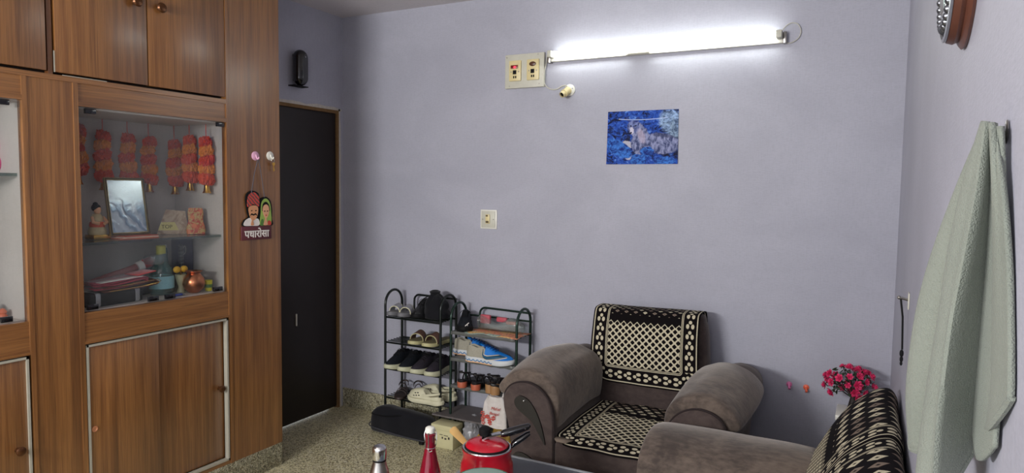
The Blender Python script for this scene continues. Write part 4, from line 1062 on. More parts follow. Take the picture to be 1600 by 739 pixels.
# cream clog, toe to the left
def clog(label, mat):
    t = thing('clog', label, 'clog', (0, 0, 0), group='cream clogs')
    L, wm = .265, .050
    obj('sole', B().loft(sole_rings(L*1.03, wm, [(.001, .94, .012), (.005, 1.02, .012), (.022, 1.05, .008), (.030, .98, .006)])), mat, t, world=False)
    ht = [(0, .030), (.10, .036), (.30, .026), (.42, .034), (.50, .058), (.62, .060), (.80, .048), (.94, .030), (1, .010)]
    wt_ = [(0, .85), (.3, .85), (.5, .6), (.8, .5), (1, .3)]
    dp = [(0, .0), (.06, .018), (.40, .020), (.46, .004), (.50, -.008), (1, -.008)]
    up = obj('upper', B().loft(upper_rings(L, wm, .026, ht, wt_, dp)), mat, t, world=False, sub=1)
    for s in (-1, 1):
        for (f, z) in ((.60, .052), (.67, .050), (.74, .047), (.64, .066), (.71, .063)):
            h = lerp(ht, f); k = min(1, (z-.026)/h); w = fw(f, wm)*.94; y = w*(1-k)+w*lerp(wt_, f)*k+.10*w*math.sin(PI*k)
            obj('vent_hole', B().ball((L*(f-.5), s*(y-.0005), z), (.0075, .0025, .0035), 10), 'blackm', up, world=False)
    pts = [(-.005-.115*math.sin(a), .046*math.cos(a), .058+.020*math.sin(a)) for a in [PI*j/16 for j in range(17)]]
    obj('heel_strap', B().ribbon(pts, (0, 0, .014), .004), mat, t, world=False)
    return t
crm = plain('cream_foam', srgb(204, 200, 172), .6, var=.06)
c1 = clog('cream clog with oval vent holes, toe to the left, in front', crm); place(c1, -2.460, 3.530, .216, PI-.06)
dup(c1, (-2.440, 3.640, .216), (0, 0, PI+.02), 'cream clog standing behind its twin on the black rack')
# heeled sandals on the green rack, heels to the room
ter = plain('terracotta_heel', srgb(176, 92, 66), .5, var=.1); tnh = plain('tan_wood_heel', srgb(158, 118, 78), .5, var=.15, scale=30)
bs = plain('black_strap', srgb(24, 20, 22), .5)
BACK = PI/2
s = strappy('black sandal with terracotta heel, leftmost on the green rack', bs, bs, ter, .034, 'terracotta heeled sandals'); place(s, -2.175, 3.598, .366, BACK)
dup(s, (-2.070, 3.592, .366), (0, 0, BACK-.05), 'black sandal with terracotta heel, second on the green rack shelf')
s = strappy('black sandal with tan block heel, third along the green rack shelf', bs, bs, tnh, .052, 'tan heeled sandals', wm=.044); place(s, -1.970, 3.585, .366, BACK)
s = dup(s, (-1.880, 3.555, .366), (0, 0, BACK-.55), 'black sandal with tan block heel nearest the armchair, turned sideways')
# top shelf of the green rack: black shoe with white mark, newspaper cards, plastic packets
s6 = sneaker('black high shoe with a white zigzag mark at green rack top left', blk, 'blackm', 'blackm', None, L=.26)
place(s6, -2.215, 3.60, .706, FRONT+.5)
obj('zigzag_mark', B().tube([(.118, .018, .030), (.112, .020, .046), (.124, .005, .040), (.112, .028, .058)], .0028, 6), pw, s6, world=False)
g = G('newsprint_leaflet'); vv = g.voro(g.co((14, 26, 14)), 1, 'Color'); sp_ = g.n('ShaderNodeSeparateColor'); g.nt.links.new(vv.k, sp_.inputs[0]); a_ = E(g, sp_.outputs[0]); b_2 = E(g, sp_.outputs[1])
nz = g.noise(g.co((160, 40, 100)), 1, 3)
cc = g.mix(a_.gt(.45), srgb(150, 164, 152), srgb(206, 132, 98)); cc = g.mix(b_2.gt(.75), cc, srgb(214, 170, 110)); cc = g.mix(nz.step(.52, .6)*.5, cc, srgb(60, 60, 50))
M['leaflet'] = g.bsdf(cc, .6)
rings = []
for i in range(12):
    x = -2.16+.36*i/11; rings.append([(x, 3.500-.010*math.sin(i*.9), .705-.004*math.sin(i*1.3)), (x, 3.53, .7065), (x+.005, 3.60, .708), (x+.005, 3.675, .7065)])
tag(obj('printed_leaflet', B().loft(rings, closed=False), 'leaflet', solid=.002), 'orange and green printed leaflet lining the top of the green rack', 'leaflet')
M['clearbag'] = thinglass('clear_packet_film', (.82, .86, .84), .06, .75, (.42, .46, .44))
t = thing('plastic_packet', 'clear plastic packet with red pieces on top of the green rack', 'packet', (-1.98, 3.635, .71))
rings = []
for i in range(15):
    x = -2.13+.30*i/14; f = i/14; h = .085*(.75+.25*math.sin(f*9+1)); d_ = .035
    rings.append([(x, 3.635+d_*math.cos(a)*(1+.12*math.sin(i*2.1+a*3)), .713+h/2+h/2*math.sin(a)) for a in [2*PI*j/16 for j in range(16)]])
obj('packet_film', B().loft(rings), 'clearbag', t)
for (x0, x1, z0, z1, r_) in ((-2.125, -2.055, .745, .800, 1), (-2.01, -1.94, .765, .795, 1), (-1.945, -1.86, .755, .775, 0)):
    obj('red_piece', B().box((x0, 3.625, z0), (x1, 3.650, z1), bev=.008), plain('rose_red_print', srgb(178, 70, 84) if r_ else srgb(206, 140, 130), .6, var=.3, scale=60), t)

# ------------------------------------------------------------------ under the racks
t = thing('black_holdall', 'soft black holdall bag lying on the floor under the black rack', 'bag', (-2.55, 3.50, 0))
rings = []
N = 26
for i in range(N+1):
    f = i/N; x = -2.825+.53*f; k = math.sqrt(max(0.0, 1-(2*f-1)**4))
    h = .195*(.40+.60*k)*(1-.08*f); dpt = .060*(.25+.75*k)
    cy = 3.448-.012*f
    ring = []
    for j in range(24):
        a = 2*PI*j/24; c, s_ = math.cos(a), math.sin(a)
        yy = cy+dpt*math.copysign(abs(c)**.75, c); zz = h/2+h/2*math.copysign(abs(s_)**.8, s_)
        n_ = mnoise.noise(V((x*9, yy*9, zz*9)))*.010*(1 if zz > .02 else 0)
        ring.append((x, yy+n_, max(.001, zz+n_*.6)))
    rings.append(ring)
obj('bag_body', B().loft(rings), 'blackf', t, sub=1)
obj('piping', B().tube(catmull([(-2.84, 3.45, .05), (-2.80, 3.40, .045), (-2.65, 3.386, .035), (-2.50, 3.378, .03), (-2.36, 3.375, .03)], 6), .004, 6), plain('grey_piping', srgb(54, 54, 60), .5), t)
obj('strap', B().ribbon(catmull([(-2.80, 3.42, .13), (-2.70, 3.395, .135), (-2.60, 3.39, .15), (-2.50, 3.42, .175)], 5), (0, .02, .015), .003), 'blackm', t)
obj('buckle', B().box((-2.405, 3.374, .004), (-2.375, 3.390, .030), bev=.004), 'blackm', t)
# cream shoe box
t = thing('shoe_box', 'cream cardboard shoe box on the floor under the green rack', 'box', (-2.24, 3.56, 0), rotz=math.radians(0))
cardm = plain('cream_cardboard', srgb(196, 190, 150), .75, var=.10, scale=20)
obj('box_base', B().box((-2.325, 3.405, .0005), (-2.175, 3.505, .112), bev=.002), cardm, t)
obj('box_lid', B().box((-2.330, 3.400, .110), (-2.170, 3.509, .143), bev=.002), cardm, t)
b = B().cyl((-2.298, 3.4055, .045), (-2.298, 3.4042, .045), .007, n=14)
for (x, z, w_, h_) in ((-2.27, .082, .022, .004), (-2.24, .080, .030, .004), (-2.255, .060, .010, .012), (-2.235, .058, .014, .010), (-2.21, .062, .012, .014), (-2.305, .083, .010, .003)): b.box((x, 3.4042, z), (x+w_, 3.4055, z+h_))
obj('printed_marks', b, plain('box_print', srgb(60, 54, 44), .6), t)
# grey plastic bag
def crumple(name, label, cat, c, r, mat, seed, freq=7, amp=.22, extra=None, flat=.0005):
    t = thing(name, label, cat, (c[0], c[1], 0 if c[2]-r[2] < .02 else c[2]-r[2]))
    bb_ = B(); bmesh.ops.create_icosphere(bb_.bm, subdivisions=4, radius=1.0)
    for v in bb_.bm.verts:
        n_ = mnoise.noise(v.co*freq*.35+V((seed, 0, 0)))+.5*abs(mnoise.noise(v.co*freq+V((0, seed, 0))))+.25*abs(mnoise.noise(v.co*freq*2.3+V((0, seed, 4))))
        k = 1+amp*n_
        v.co = V((c[0]+v.co.x*r[0]*k, c[1]+v.co.y*r[1]*k, max(c[2]-r[2]+flat, c[2]+v.co.z*r[2]*k)))
    obj('bag_body' if 'bag' in name else 'wrapping', bb_, mat, t, smooth=25)
    return t
g = G('printed_yellow_packet'); vv = g.voro(g.co((22, 22, 22)), 1, 'Color'); sp_ = g.n('ShaderNodeSeparateColor'); g.nt.links.new(vv.k, sp_.inputs[0]); a_ = E(g, sp_.outputs[0])
nz = g.noise(g.co((24, 24, 24)), 1, 3, .6, 2)
cc = g.mix(a_.gt(.7), srgb(206, 158, 40), srgb(120, 84, 36)); cc = g.mix(nz.step(.55, .6)*.7, cc, srgb(60, 44, 24)); 
M['yellowpk'] = g.bsdf(cc, .35)
crumple('plastic_bag', 'crumpled grey plastic bag between shoe box and yellow packets', 'bag', (-2.115, 3.55, .085), (.060, .07, .085), plain('grey_film', srgb(136, 136, 140), .3, var=.35, scale=25), 2, 6, .32)
crumple('snack_packet', 'yellow printed packet on the floor behind the red cooker', 'packet', (-1.985, 3.46, .055), (.075, .06, .055), 'yellowpk', 5, 5, .25)
crumple('snack_packet', 'taller mustard packet standing against the back wall', 'packet', (-1.930, 3.60, .080), (.070, .06, .080), plain('mustard_film', srgb(150, 122, 58), .35, var=.4, scale=16), 9, 6, .25)
crumple('snack_packet', 'yellow and orange packet squeezed beside the armchair arm', 'packet', (-1.80, 3.40, .060), (.070, .06, .060), plain('amber_film', srgb(214, 160, 30), .35, var=.35, scale=18), 12, 6, .28)
crumple('plastic_bag', 'dark bag slumped on the floor between packets and armchair', 'bag', (-1.72, 3.52, .06), (.07, .08, .06), 'blackf', 15, 6, .25)
# white printed carrier bag hanging from the third shelf
t = thing('carrier_bag', 'white carrier bag with red print hanging from the green rack', 'bag', (-1.915, 3.47, .20))
rings = []
for i in range(15):
    f = i/14; z = .175+.182*f; wd = (.088-.020*f)*(1-.25*max(0, f-.8)/.2); cx = -1.925+.010*f
    ring = []
    for j in range(28):
        a = 2*PI*j/28; c, s_ = math.cos(a), math.sin(a)
        xx = cx+wd*math.copysign(abs(c)**.7, c); yy = 3.462+.016*(1.2-f*.5)*math.copysign(abs(s_)**.8, s_)+.005*math.sin(xx*90+f*4)*(f+.2)
        ring.append((xx, yy, z+.010*c*(1-f)*-1+.004*math.sin(xx*60)))
    rings.append(ring)
g = G('carrier_bag_film'); nz = g.noise(g.co((12, 12, 20)), 1, 4, .6, 1)
M['carrier'] = g.bsdf(g.mix(nz, srgb(190, 184, 180), srgb(222, 216, 212)), .4, 0, g.bump(nz, .5, .01))
obj('bag_body', B().loft(rings), 'carrier', t)
obj('handle', B().ribbon(catmull([(-1.955, 3.462, .345), (-1.945, 3.470, .362), (-1.935, 3.485, .372), (-1.93, 3.50, .373)], 4), (.022, 0, 0), .002), 'carrier', t)
obj('handle', B().ribbon(catmull([(-1.875, 3.462, .345), (-1.865, 3.470, .362), (-1.87, 3.485, .372), (-1.875, 3.50, .373)], 4), (.022, 0, 0), .002), 'carrier', t)
b = B(); rr = random.Random(11)
def bagy(x, z): return 3.4405-.002
for k in range(11):
    cx, cz = -1.965+rr.uniform(-.034, .05), .222+rr.uniform(-.026, .045)
    if cx > -1.95 and cz > .232: cz -= .030
    for p in range(5):
        a = p*2*PI/5+k; b.ball((cx+.009*math.cos(a), 3.440, cz+.009*math.sin(a)), (.0062, .0015, .004), 8, None)
red_ink = plain('red_print', srgb(186, 70, 60), .5)
obj('flower_print', b, red_ink, t)
for body, x, z, sz in (('Mahal', -1.905, .282, .026), ('Bengal', -1.915, .252, .024)):
    cu = bpy.data.curves.new('lt', 'FONT'); cu.body = body; cu.size = sz; cu.extrude = .0008; cu.align_x = 'CENTER'; cu.shear = .3
    tmp = bpy.data.objects.new('tmp_text', cu); COL.objects.link(tmp); bpy.context.view_layer.update()
    me = bpy.data.meshes.new_from_object(tmp.evaluated_get(bpy.context.evaluated_depsgraph_get()))
    bb = B(); bb.bm.from_mesh(me); bpy.data.objects.remove(tmp); bpy.data.meshes.remove(me)
    bmesh.ops.transform(bb.bm, matrix=Matrix.Translation((x, 3.4400, z)) @ Matrix.Rotation(PI/2, 4, 'X'), verts=bb.bm.verts)
    obj('red_lettering', bb, red_ink, t, smooth=0)
# ================================================================== COVERS (UV in metres: u across, v along from the front hem)
def cover_mat(name, W, r=.11, vt=.37, top=.14, dia=.43, small=(.050, .042), dk=(.020, .014), lat=.036, band=True, seg=None):
    g = G(name); u, v, _ = g.xyz('UV')
    au = u.abs(); qx = au-(W-r); qy = r-v
    mx, my = qx.mx(0.0), qy.mx(0.0)
    sd = (mx.sq()+my.sq()).rt()+qx.mx(qy).mn(0.0)-r
    d = -sd
    def line(c, w): return (d-c).abs().lt(w)
    white = line(.010, .0028)
    # leaf border
    corner = qx.gt(0.0)*qy.gt(0.0)
    ang = g.m('ARCTAN2', qx, qy)
    s_side = v; s = g.mix
    side = qx.gt(qy)
    sv = side*v+(side.inv())*au
    sc = ang*(r-.045)+(W-r)
    ss = corner*sc+corner.inv()*sv
    per = .052
    a = ((ss/per).fr()-.5)*per; b = d-.046
    def pet(ca, cb, ra, rb): return (((a-ca)/ra).sq()+((b-cb)/rb).sq()).lt(1.0)
    leaf = pet(.014, 0.0, .0090, .0085).mx(pet(-.007, .0130, .0125, .0082)).mx(pet(-.007, -.0130, .0125, .0082))
    leaf = leaf*d.gt(.020)*d.lt(.074)
    white = white.mx(leaf).mx(line(.082, .0018)).mx(line(.089, .0018))
    inner = d.gt(.094)
    # quatrefoil lattice
    ca_, cb_ = (u+v)/lat, (u-v)/lat
    fa, fb = ((ca_.fr()-.5)).abs(), ((cb_.fr()-.5)).abs()
    hole = ((fa-.14).sq()+(fb-.14).sq()).rt().lt(.232)
    vc = ((ca_.fl()+.5)-(cb_.fl()+.5))*.5*lat
    latw = hole.inv()*vc.lt(vt)*inner
    # scattered diamonds
    du, dv = small
    row = (v/dv).fl(); off = (row*.5).fr()
    cu_ = ((u/du+off).fr()-.5).abs()*du; cv_ = ((v/dv).fr()-.5).abs()*dv
    dd = cu_/dk[0]+cv_/dk[1]
    hsh = g.n('ShaderNodeTexWhiteNoise'); hsh.noise_dimensions = '2D'; g.put(hsh.inputs['Vector'], g.vec((u/du+off).fl(), row))
    hv = E(g, hsh.outputs['Value'])
    diaw = dd.lt(1.0)*dd.gt(.28)*v.gt(dia)*inner
    white = white.mx(latw)
    fine = g.noise(g.co((1, 1, 1)), 480, 2)
    wc = g.mix(fine.step(.3, .7), srgb(176, 166, 142), srgb(206, 198, 172))
    c = g.mix(white, srgb(14, 10, 12), wc)
    c = g.mix(diaw, c, g.mix(hv.gt(.55), wc, srgb(124, 110, 98)))
    return g.bsdf(c, .85, 0, g.bump(white+fine*.4, .3, .002), spec=.1)
def cover(name, prof, xmap, W, r, mat, parent, nu=44, closed_top=False, solid=.004, length=None):
    """prof: points (p, q) along the length; xmap(u, p, q, v) -> world point. front hem at prof[0], corners rounded by r"""
    P2 = catmull([(a, b_, 0) for a, b_ in prof], 8)
    cum = [0]
    for i in range(1, len(P2)): cum.append(cum[-1]+(P2[i]-P2[i-1]).length)
    bm = bmesh.new(); uvl = bm.loops.layers.uv.new('UVMap')
    grid = []; uvs = []
    for i, p in enumerate(P2):
        v = cum[i]; hw = W
        if v < r: hw = W-r+math.sqrt(max(0, r*r-(r-v)**2))
        row, ur = [], []
        for j in range(nu+1):
            u = -hw+2*hw*j/nu
            row.append(bm.verts.new(V(xmap(u, p.x, p.y, v)))); ur.append((u, v))
        grid.append(row); uvs.append(ur)
    for i in range(len(grid)-1):
        for j in range(nu):
            f = bm.faces.new((grid[i][j], grid[i][j+1], grid[i+1][j+1], grid[i+1][j]))
            for lp, (a, b_) in zip(f.loops, ((i, j), (i, j+1), (i+1, j+1), (i+1, j))): lp[uvl].uv = uvs[a][b_]
    return obj(name, bm, mat, parent, solid=solid)

# ================================================================== ARMCHAIR (facing the room)
ch = thing('armchair', 'brown suede armchair with scrolled arms against the back wall', 'armchair', (-.99, 3.25, 0))
def ringloft(rings, **k): return B().loft(rings)
def smooth_outline(pts, n=5): return [(p.x, p.y) for p in catmull([(a, b_, 0) for a, b_ in pts], n, close=True)]
AL = [(-1.245, .06), (-1.244, .30), (-1.246, .45), (-1.252, .54), (-1.272, .605), (-1.315, .655), (-1.375, .680), (-1.435, .675), (-1.480, .650), (-1.505, .605), (-1.500, .550), (-1.478, .48), (-1.465, .38), (-1.460, .20), (-1.460, .06)]
cxm = -.995   # mirror axis
def arm(sgn, name):
    out = smooth_outline([AL[0]]+AL[1:], 4)
    if sgn > 0: out = [(2*cxm-x+.0, z) for x, z in out]
    rings = []
    cx0 = sum(p[0] for p in out)/len(out)
    for y, k, fl in ((2.795, .965, 0), (2.800, .99, 0), (2.812, 1.0, 0), (3.0, 1.0, -.010), (3.3, 1.0, -.022), (3.55, 1.0, -.03), (3.66, .97, -.03), (3.68, .93, -.03)):
        rings.append([(cx0+(x-cx0)*k+(fl*(z-.06)/.6)*(1 if sgn < 0 else -1), y, .06+(z-.06)*(k if k < 1 else 1)+(y-2.8)*.03*(z/.6)) for x, z in out])
    return obj(name, B().loft(rings), 'suede_shaded', ch, smooth=50)
arm(-1, 'arm_frame'); arm(1, 'arm_frame')
# carved dark inlays on the arm fronts
def yp(x, z, y): return Matrix(((1, 0, 0, x), (0, 0, 1, y), (0, 1, 0, z), (0, 0, 0, 1)))
TD = [(-1.425, .615), (-1.400, .617), (-1.365, .600), (-1.330, .555), (-1.305, .50), (-1.288, .44), (-1.283, .408), (-1.296, .425), (-1.320, .462), (-1.350, .505), (-1.395, .535), (-1.430, .560), (-1.443, .590)]
LD = [(-1.455, .300), (-1.445, .335), (-1.415, .350), (-1.370, .340), (-1.325, .312), (-1.295, .282), (-1.33, .285), (-1.40, .287)]
for sgn in (-1, 1):
    for nm, pts in (('teardrop_inlay', TD), ('half_moon_inlay', LD)):
        o_ = smooth_outline([(x if sgn < 0 else 2*cxm-x, z) for x, z in pts], 5)
        obj(nm, B().prism(o_, .016, yp(0, 0, 2.786)), 'inlay', ch, label='dark polished teardrop inlay' if nm[0] == 't' else None)
    obj('stud', B().ball((-1.392 if sgn < 0 else 2*cxm+1.392, 2.785, .598), .005, 10), 'chrome', ch)
    # welt around the front edge
    out = smooth_outline(AL, 4)[4:50]
    w_ = [((x if sgn < 0 else 2*cxm-x), 2.808, z) for x, z in out]
    obj('welt', B().tube(w_, .0045, 6), plain('dark_welt', srgb(44, 36, 36), .8), ch)
# arm pads, pillow topped
def pad(sgn):
    rings = []
    N = 26
    base = [(-1.248, .47), (-1.238, .56), (-1.246, .640), (-1.290, .700), (-1.360, .728), (-1.440, .722), (-1.505, .690), (-1.548, .640), (-1.552, .610), (-1.530, .604), (-1.480, .645), (-1.40, .668), (-1.33, .652), (-1.285, .605), (-1.268, .54), (-1.264, .47)]
    out = [(p.x, p.y) for p in catmull([(a, b_, 0) for a, b_ in base], 4, close=True)]
    cx0, cz0 = -1.40, .655
    for i in range(N+1):
        f = i/N; y = 2.822+.62*f
        k = (1-(1-min(1, f/.10))**2)**.5*.25+.75 if f < .10 else ((1-((f-.88)/.12)**2)**.5*.35+.65 if f > .88 else 1)
        puff = 1+.10*math.sin(PI*min(1, f*1.05))
        r_ = []
        for x, z in out:
            zz = cz0+(z-cz0)*(puff if z > cz0 else 1)*(k if z > cz0-.05 else 1)+.028*math.sin(PI*f*.8)
            xx = cx0+(x-cx0)*(k*.12+.88)-.030*math.sin(PI*f*.9)*(1 if x < -1.30 else 0)
            n_ = .004*mnoise.noise(V((xx*7, y*7, zz*7)))
            xx = xx if sgn < 0 else 2*cxm-xx
            r_.append((xx, y, zz+n_))
        rings.append(r_)
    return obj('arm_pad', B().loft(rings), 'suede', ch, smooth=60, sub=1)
pad(-1); pad(1)
# base, seat cushion, back
obj('base', B().box((-1.25, 2.85, .06), (-.72, 3.66, .30), bev=.02), 'suede_shaded', ch)
def roundbox(a, b_, r, puff=(0, 0, 0), n=10):
    """soft box as a subdivided grid with pushed faces"""
    bb_ = B(); bb_.box(a, b_, bev=r, seg=4); c = (V(a)+V(b_))/2; h = (V(b_)-V(a))/2
    bmesh.ops.subdivide_edges(bb_.bm, edges=[e for e in bb_.bm.edges if e.calc_length() > .12], cuts=8, use_grid_fill=True)
    for v in bb_.bm.verts:
        q = [(v.co[i]-c[i])/h[i] for i in range(3)]
        for i in range(3):
            j, k = (i+1) % 3, (i+2) % 3
            v.co[i] += q[i]*puff[i]*max(0, 1-q[j]**2)*max(0, 1-q[k]**2)
    return bb_
obj('seat_cushion', roundbox((-1.246, 2.795, .285), (-.724, 3.50, .435), .030, (0, .012, .016)), 'suede_shaded', ch, smooth=60)
obj('front_rail', B().box((-1.24, 2.812, .06), (-.73, 2.86, .29), bev=.012), 'suede_shaded', ch)
for x in (-1.10, -.87): obj('seam', B().tube([(x, 2.808, .07), (x, 2.808, .288)], .003, 6), plain('seam_thread', srgb(40, 32, 32), .8), ch)
# back: leaning slab whose top rolls over
def backpt(x, f, depth):
    """f height 0..1; front surface"""
    z = .40+.575*f; y = 3.435+.085*f+.012*math.sin(PI*f)*-1
    return (x, y+depth, z)
rings = []
for i in range(21):
    f = i/20; z = .34+.56*f; yc = 3.425+.10*f; hw = .300+.018*math.sin(PI*min(1, f*1.0))+.010*f
    if f > .9: hw -= .010*((f-.9)/.1)**2
    cx = -1.022-.020*f
    th0, th1 = 0.0, .175-.04*f
    ring = []
    for j in range(36):
        a = 2*PI*j/36; c, s_ = math.cos(a), math.sin(a)
        ring.append((cx+hw*math.copysign(abs(c)**.35, c), yc+th1/2+th1/2*math.copysign(abs(s_)**.5, s_)-.012*math.sin(PI*f)*max(0, -s_), z))
    rings.append(ring)
for kk, (dz, sc_) in enumerate(((.016, .975), (.028, .92), (.034, .80))):
    z = .90+dz; last = rings[20]; cx = sum(p[0] for p in last)/36; cy = sum(p[1] for p in last)/36
    rings.append([(cx+(p[0]-cx)*(1-(1-sc_)*.25), cy+(p[1]-cy)*sc_, z) for p in last])
obj('backrest', B().loft(rings), 'suede_shaded', ch, smooth=60)
# covers
M['cover_back'] = cover_mat('black_cream_woven_cover', .288, .10, .330, dia=.368, small=(.052, .022), dk=(.013, .0085), lat=.037)
M['cover_seat'] = cover_mat('black_cream_seat_cover', .250, .07, .44, dia=.50, small=(.052, .035), dk=(.018, .014), lat=.046)
cb = thing('backrest_cover', 'black and cream quatrefoil cover draped over the armchair back', 'cover', (-1.01, 3.45, .60))
def xb(u, y, z, v):
    return (-1.024-.014*(z-.6)/.3+u*(1-.01*(z-.6)/.3), y-.004*math.cos(u*11)+.0015*math.sin(u*40+z*30), z+.004*math.sin(u*6)-.030*(u+.0)*(1 if z < .95 else .2)*max(0, (.95-z)/.37)*.6)
cover('woven_sheet', [(3.425, .560), (3.430, .65), (3.440, .75), (3.462, .84), (3.490, .912), (3.512, .938), (3.56, .944), (3.61, .944), (3.652, .936), (3.668, .90), (3.672, .82), (3.674, .77)], xb, .288, .10, 'cover_back', cb, solid=.004)
cs = thing('seat_cover', 'black and cream quatrefoil cover spread on the armchair seat', 'cover', (-.99, 3.10, .45))
def xs_(u, y, z, v):
    drop = .018*max(0, 1-v/.10)**1.5*(1 if abs(u) < .2 else .6)
    return (-.995+u, y+.03*abs(u/.25)**2*max(0, 1-v/.15)*1.0, z+.004*math.cos(u*9)-drop+.002*math.sin(u*31+y*17))
cover('woven_sheet', [(2.770, .443), (2.80, .450), (2.86, .4535), (3.00, .4555), (3.15, .4565), (3.30, .4555), (3.42, .4535)], xs_, .252, .07, 'cover_seat', cs, solid=.004)
obj('plain_backing', B().loft([[(-1.240, 2.800, .441), (-1.225, 2.782, .439), (-1.18, 2.775, .440)], [(-1.25, 2.84, .444), (-1.20, 2.82, .446), (-1.15, 2.81, .446)]], closed=False), plain('beige_backing', srgb(120, 108, 96), .9), cs, solid=.003)
obj('plain_backing', B().loft([[(-.735, 2.805, .441), (-.735, 2.768, .432), (-.82, 2.765, .436)], [(-.735, 2.84, .444), (-.78, 2.82, .446), (-.84, 2.80, .446)]], closed=False), plain('beige_backing_b', srgb(120, 108, 96), .9), cs, solid=.003)

# ================================================================== SOFA along the right wall (facing the cabinet)
so = thing('sofa', 'long brown suede sofa along the right wall, its far arm showing', 'sofa', (-.35, 2.0, 0))
# far arm: rounded profile in (y,z), lofted along x
def sofa_arm(y0, y1, name):
    cy = (y0+y1)/2; hw = (y1-y0)/2
    prof = []
    for j in range(14): a = PI*j/13; prof.append((cy+hw*math.cos(a)*(1.0), .545+.122*max(0,math.sin(a))**.75))
    prof += [(cy-hw*.96, .40), (cy-hw*.92, .06), (cy+hw*.92, .06), (cy+hw*.96, .40)]
    rings = []
    for i in range(22):
        f = i/21; x = -.735+.61*f
        if i < 7:
            q = 1-i/7; x = -.735+.10*(1-math.sqrt(max(0, 1-q*q)))*1.0; x = -.735+.085*(i/7)**1.6
            k = math.sqrt(max(0, 1-(1-i/7)**2.2)); k = .62+.38*k
        else: k = 1; x = -.65+.53*(i-7)/14
        if i > 18: k = 1-.06*((i-18)/3)**2
        rings.append([(x+(0.02*(.62-z) if z > .3 else 0)*-1, cy+(y-cy)*(.85+.15*k), .06+(z-.06)*(.86+.14*k)+.006*mnoise.noise(V((x*5, y*6, 3)))) for y, z in prof])
    return obj(name, B().loft(rings), 'suede', so, smooth=60, sub=1)
sofa_arm(2.40, 2.775, 'armrest'); sofa_arm(.55, .88, 'armrest')
obj('sofa_base', B().box((-.66, .85, .06), (.02, 2.44, .30), bev=.02), 'suede_shaded', so)
for k in range(3):
    y0 = .885+.505*k; obj('seat_cushion', roundbox((-.70, y0, .29), (-.14, y0+.50, .435), .035, (0, 0, .015)), 'suede_shaded', so, smooth=60)
for (x, y) in ((-.62, .62), (-.62, 2.70), (0, .62), (0, 2.70)): obj('foot', B().cyl((x, y, 0), (x, y, .065), .025, n=14), 'inlay', so)
# back
def backprof(f):
    return None
BP = [(-.215, .30), (-.205, .47), (-.178, .56), (-.125, .67), (-.083, .75), (-.033, .825), (.018, .872), (.055, .895), (.084, .896), (.1015, .86), (.100, .70), (.100, .30)]
bpo = [(p.x, p.y) for p in catmull([(a, b_, 0) for a, b_ in BP], 4)]
rings = []
for i in range(25):
    f = i/24; y = .60+2.17*f
    e_ = min(f, 1-f)*24/3
    k = 1 if e_ >= 1 else math.sqrt(1-(1-e_)**2)*.26+.74
    rings.append([(.055+(x-.055)*k if x < .09 else x, y, .30+(z-.30)*(.34*k+.66) if True else z) for x, z in bpo])
obj('backrest', B().loft(rings), 'suede_shaded', so, smooth=60)
# covers on the sofa back: u along y, v from the front hem over the top
M['cover_sofa'] = cover_mat('black_cream_sofa_cover', .335, .08, .235, dia=.29, small=(.058, .060), dk=(.0195, .0265), lat=.036)
def mk(yc, label):
    t = thing('sofa_cover', label, 'cover', (-.1, yc, .5), group='covers on the sofa back')
    def xm(u, x, z, v):
        n_ = .006*math.sin((yc+u)*13+z*5); return (x-.006+n_*.4, yc-u, z+.008+.5*n_)
    end = None
    def xm2(u, x, z, v):
        p = xm(u, x, z, v); y = p[1]
        e_ = max(0.0, (y-2.56)/.21); k = 1-.16*min(1, e_)**2.2
        return (.055+(p[0]-.055)*k, y, .30+(p[2]-.30)*(1-.085*min(1, e_)**2))
    cover('woven_sheet', [(-.200, .53), (-.182, .568), (-.130, .676), (-.088, .757), (-.038, .832), (.014, .880), (.053, .904), (.086, .905), (.1060, .867), (.1060, .79)], xm2, .335, .08, 'cover_sofa', t, solid=.004)
mk(2.435, 'black and cream diamond cover on the sofa back beside the flowers')
mk(1.760, 'black and cream diamond cover on the sofa back, cut by the frame')

# ================================================================== CORNER STAND AND FLOWERS
t = thing('corner_stand', 'small white side stand in the corner behind the sofa', 'stand', (-.03, 3.60, 0))
obj('stand_top', B().box((-.115, 3.50, .515), (.07, 3.70, .538), bev=.003), 'white', t)
obj('stand_apron', B().box((-.105, 3.512, .490), (.06, 3.69, .516), bev=.002), 'offw', t)
for x in (-.098, .050):
    for y in (3.52, 3.68): obj('leg', B().box((x-.012, y-.012, 0), (x+.012, y+.012, .492), bev=.002), plain('stand_grey', srgb(120, 122, 120), .5), t)
obj('shelf', B().box((-.105, 3.512, .20), (.06, 3.69, .215)), 'offw', t)
t = thing('flower_vase', 'artificial crimson flowers with dark leaves in a slim dark vase', 'flowers', (-.045, 3.60, .538))
obj('vase', B().lathe([(.022, 0), (.026, .004), (.020, .03), (.012, .07), (.014, .085), (.012, .085), (.009, .07), (0, .03)], 20, Matrix.Translation((-.045, 3.60, .5385))), 'stem', t)
rr = random.Random(21)
c0 = V((-.065, 3.595, .678)); pos = []
b = B(); lf = B()
tries = 0
while len(pos) < 34 and tries < 4000:
    tries += 1
    th, ph = rr.uniform(0, 2*PI), math.acos(rr.uniform(-.75, 1))
    p = V((c0.x+.112*math.sin(ph)*math.cos(th), c0.y+.085*math.sin(ph)*math.sin(th), c0.z+.076*math.cos(ph)))
    if p.x > XR-.02 or p.y > 3.70: continue
    if all((p-q_).length > .030 for q_ in pos): pos.append(p)
for p in pos:
    d_ = (p-V((-.045, 3.60, .62)))
    b.tube([V((-.045, 3.60, .60)), V((-.045, 3.60, .62))+d_*.5+V((0, 0, .01)), p-d_*.06], .0015, 5)
obj('stems', b, 'stem', t)
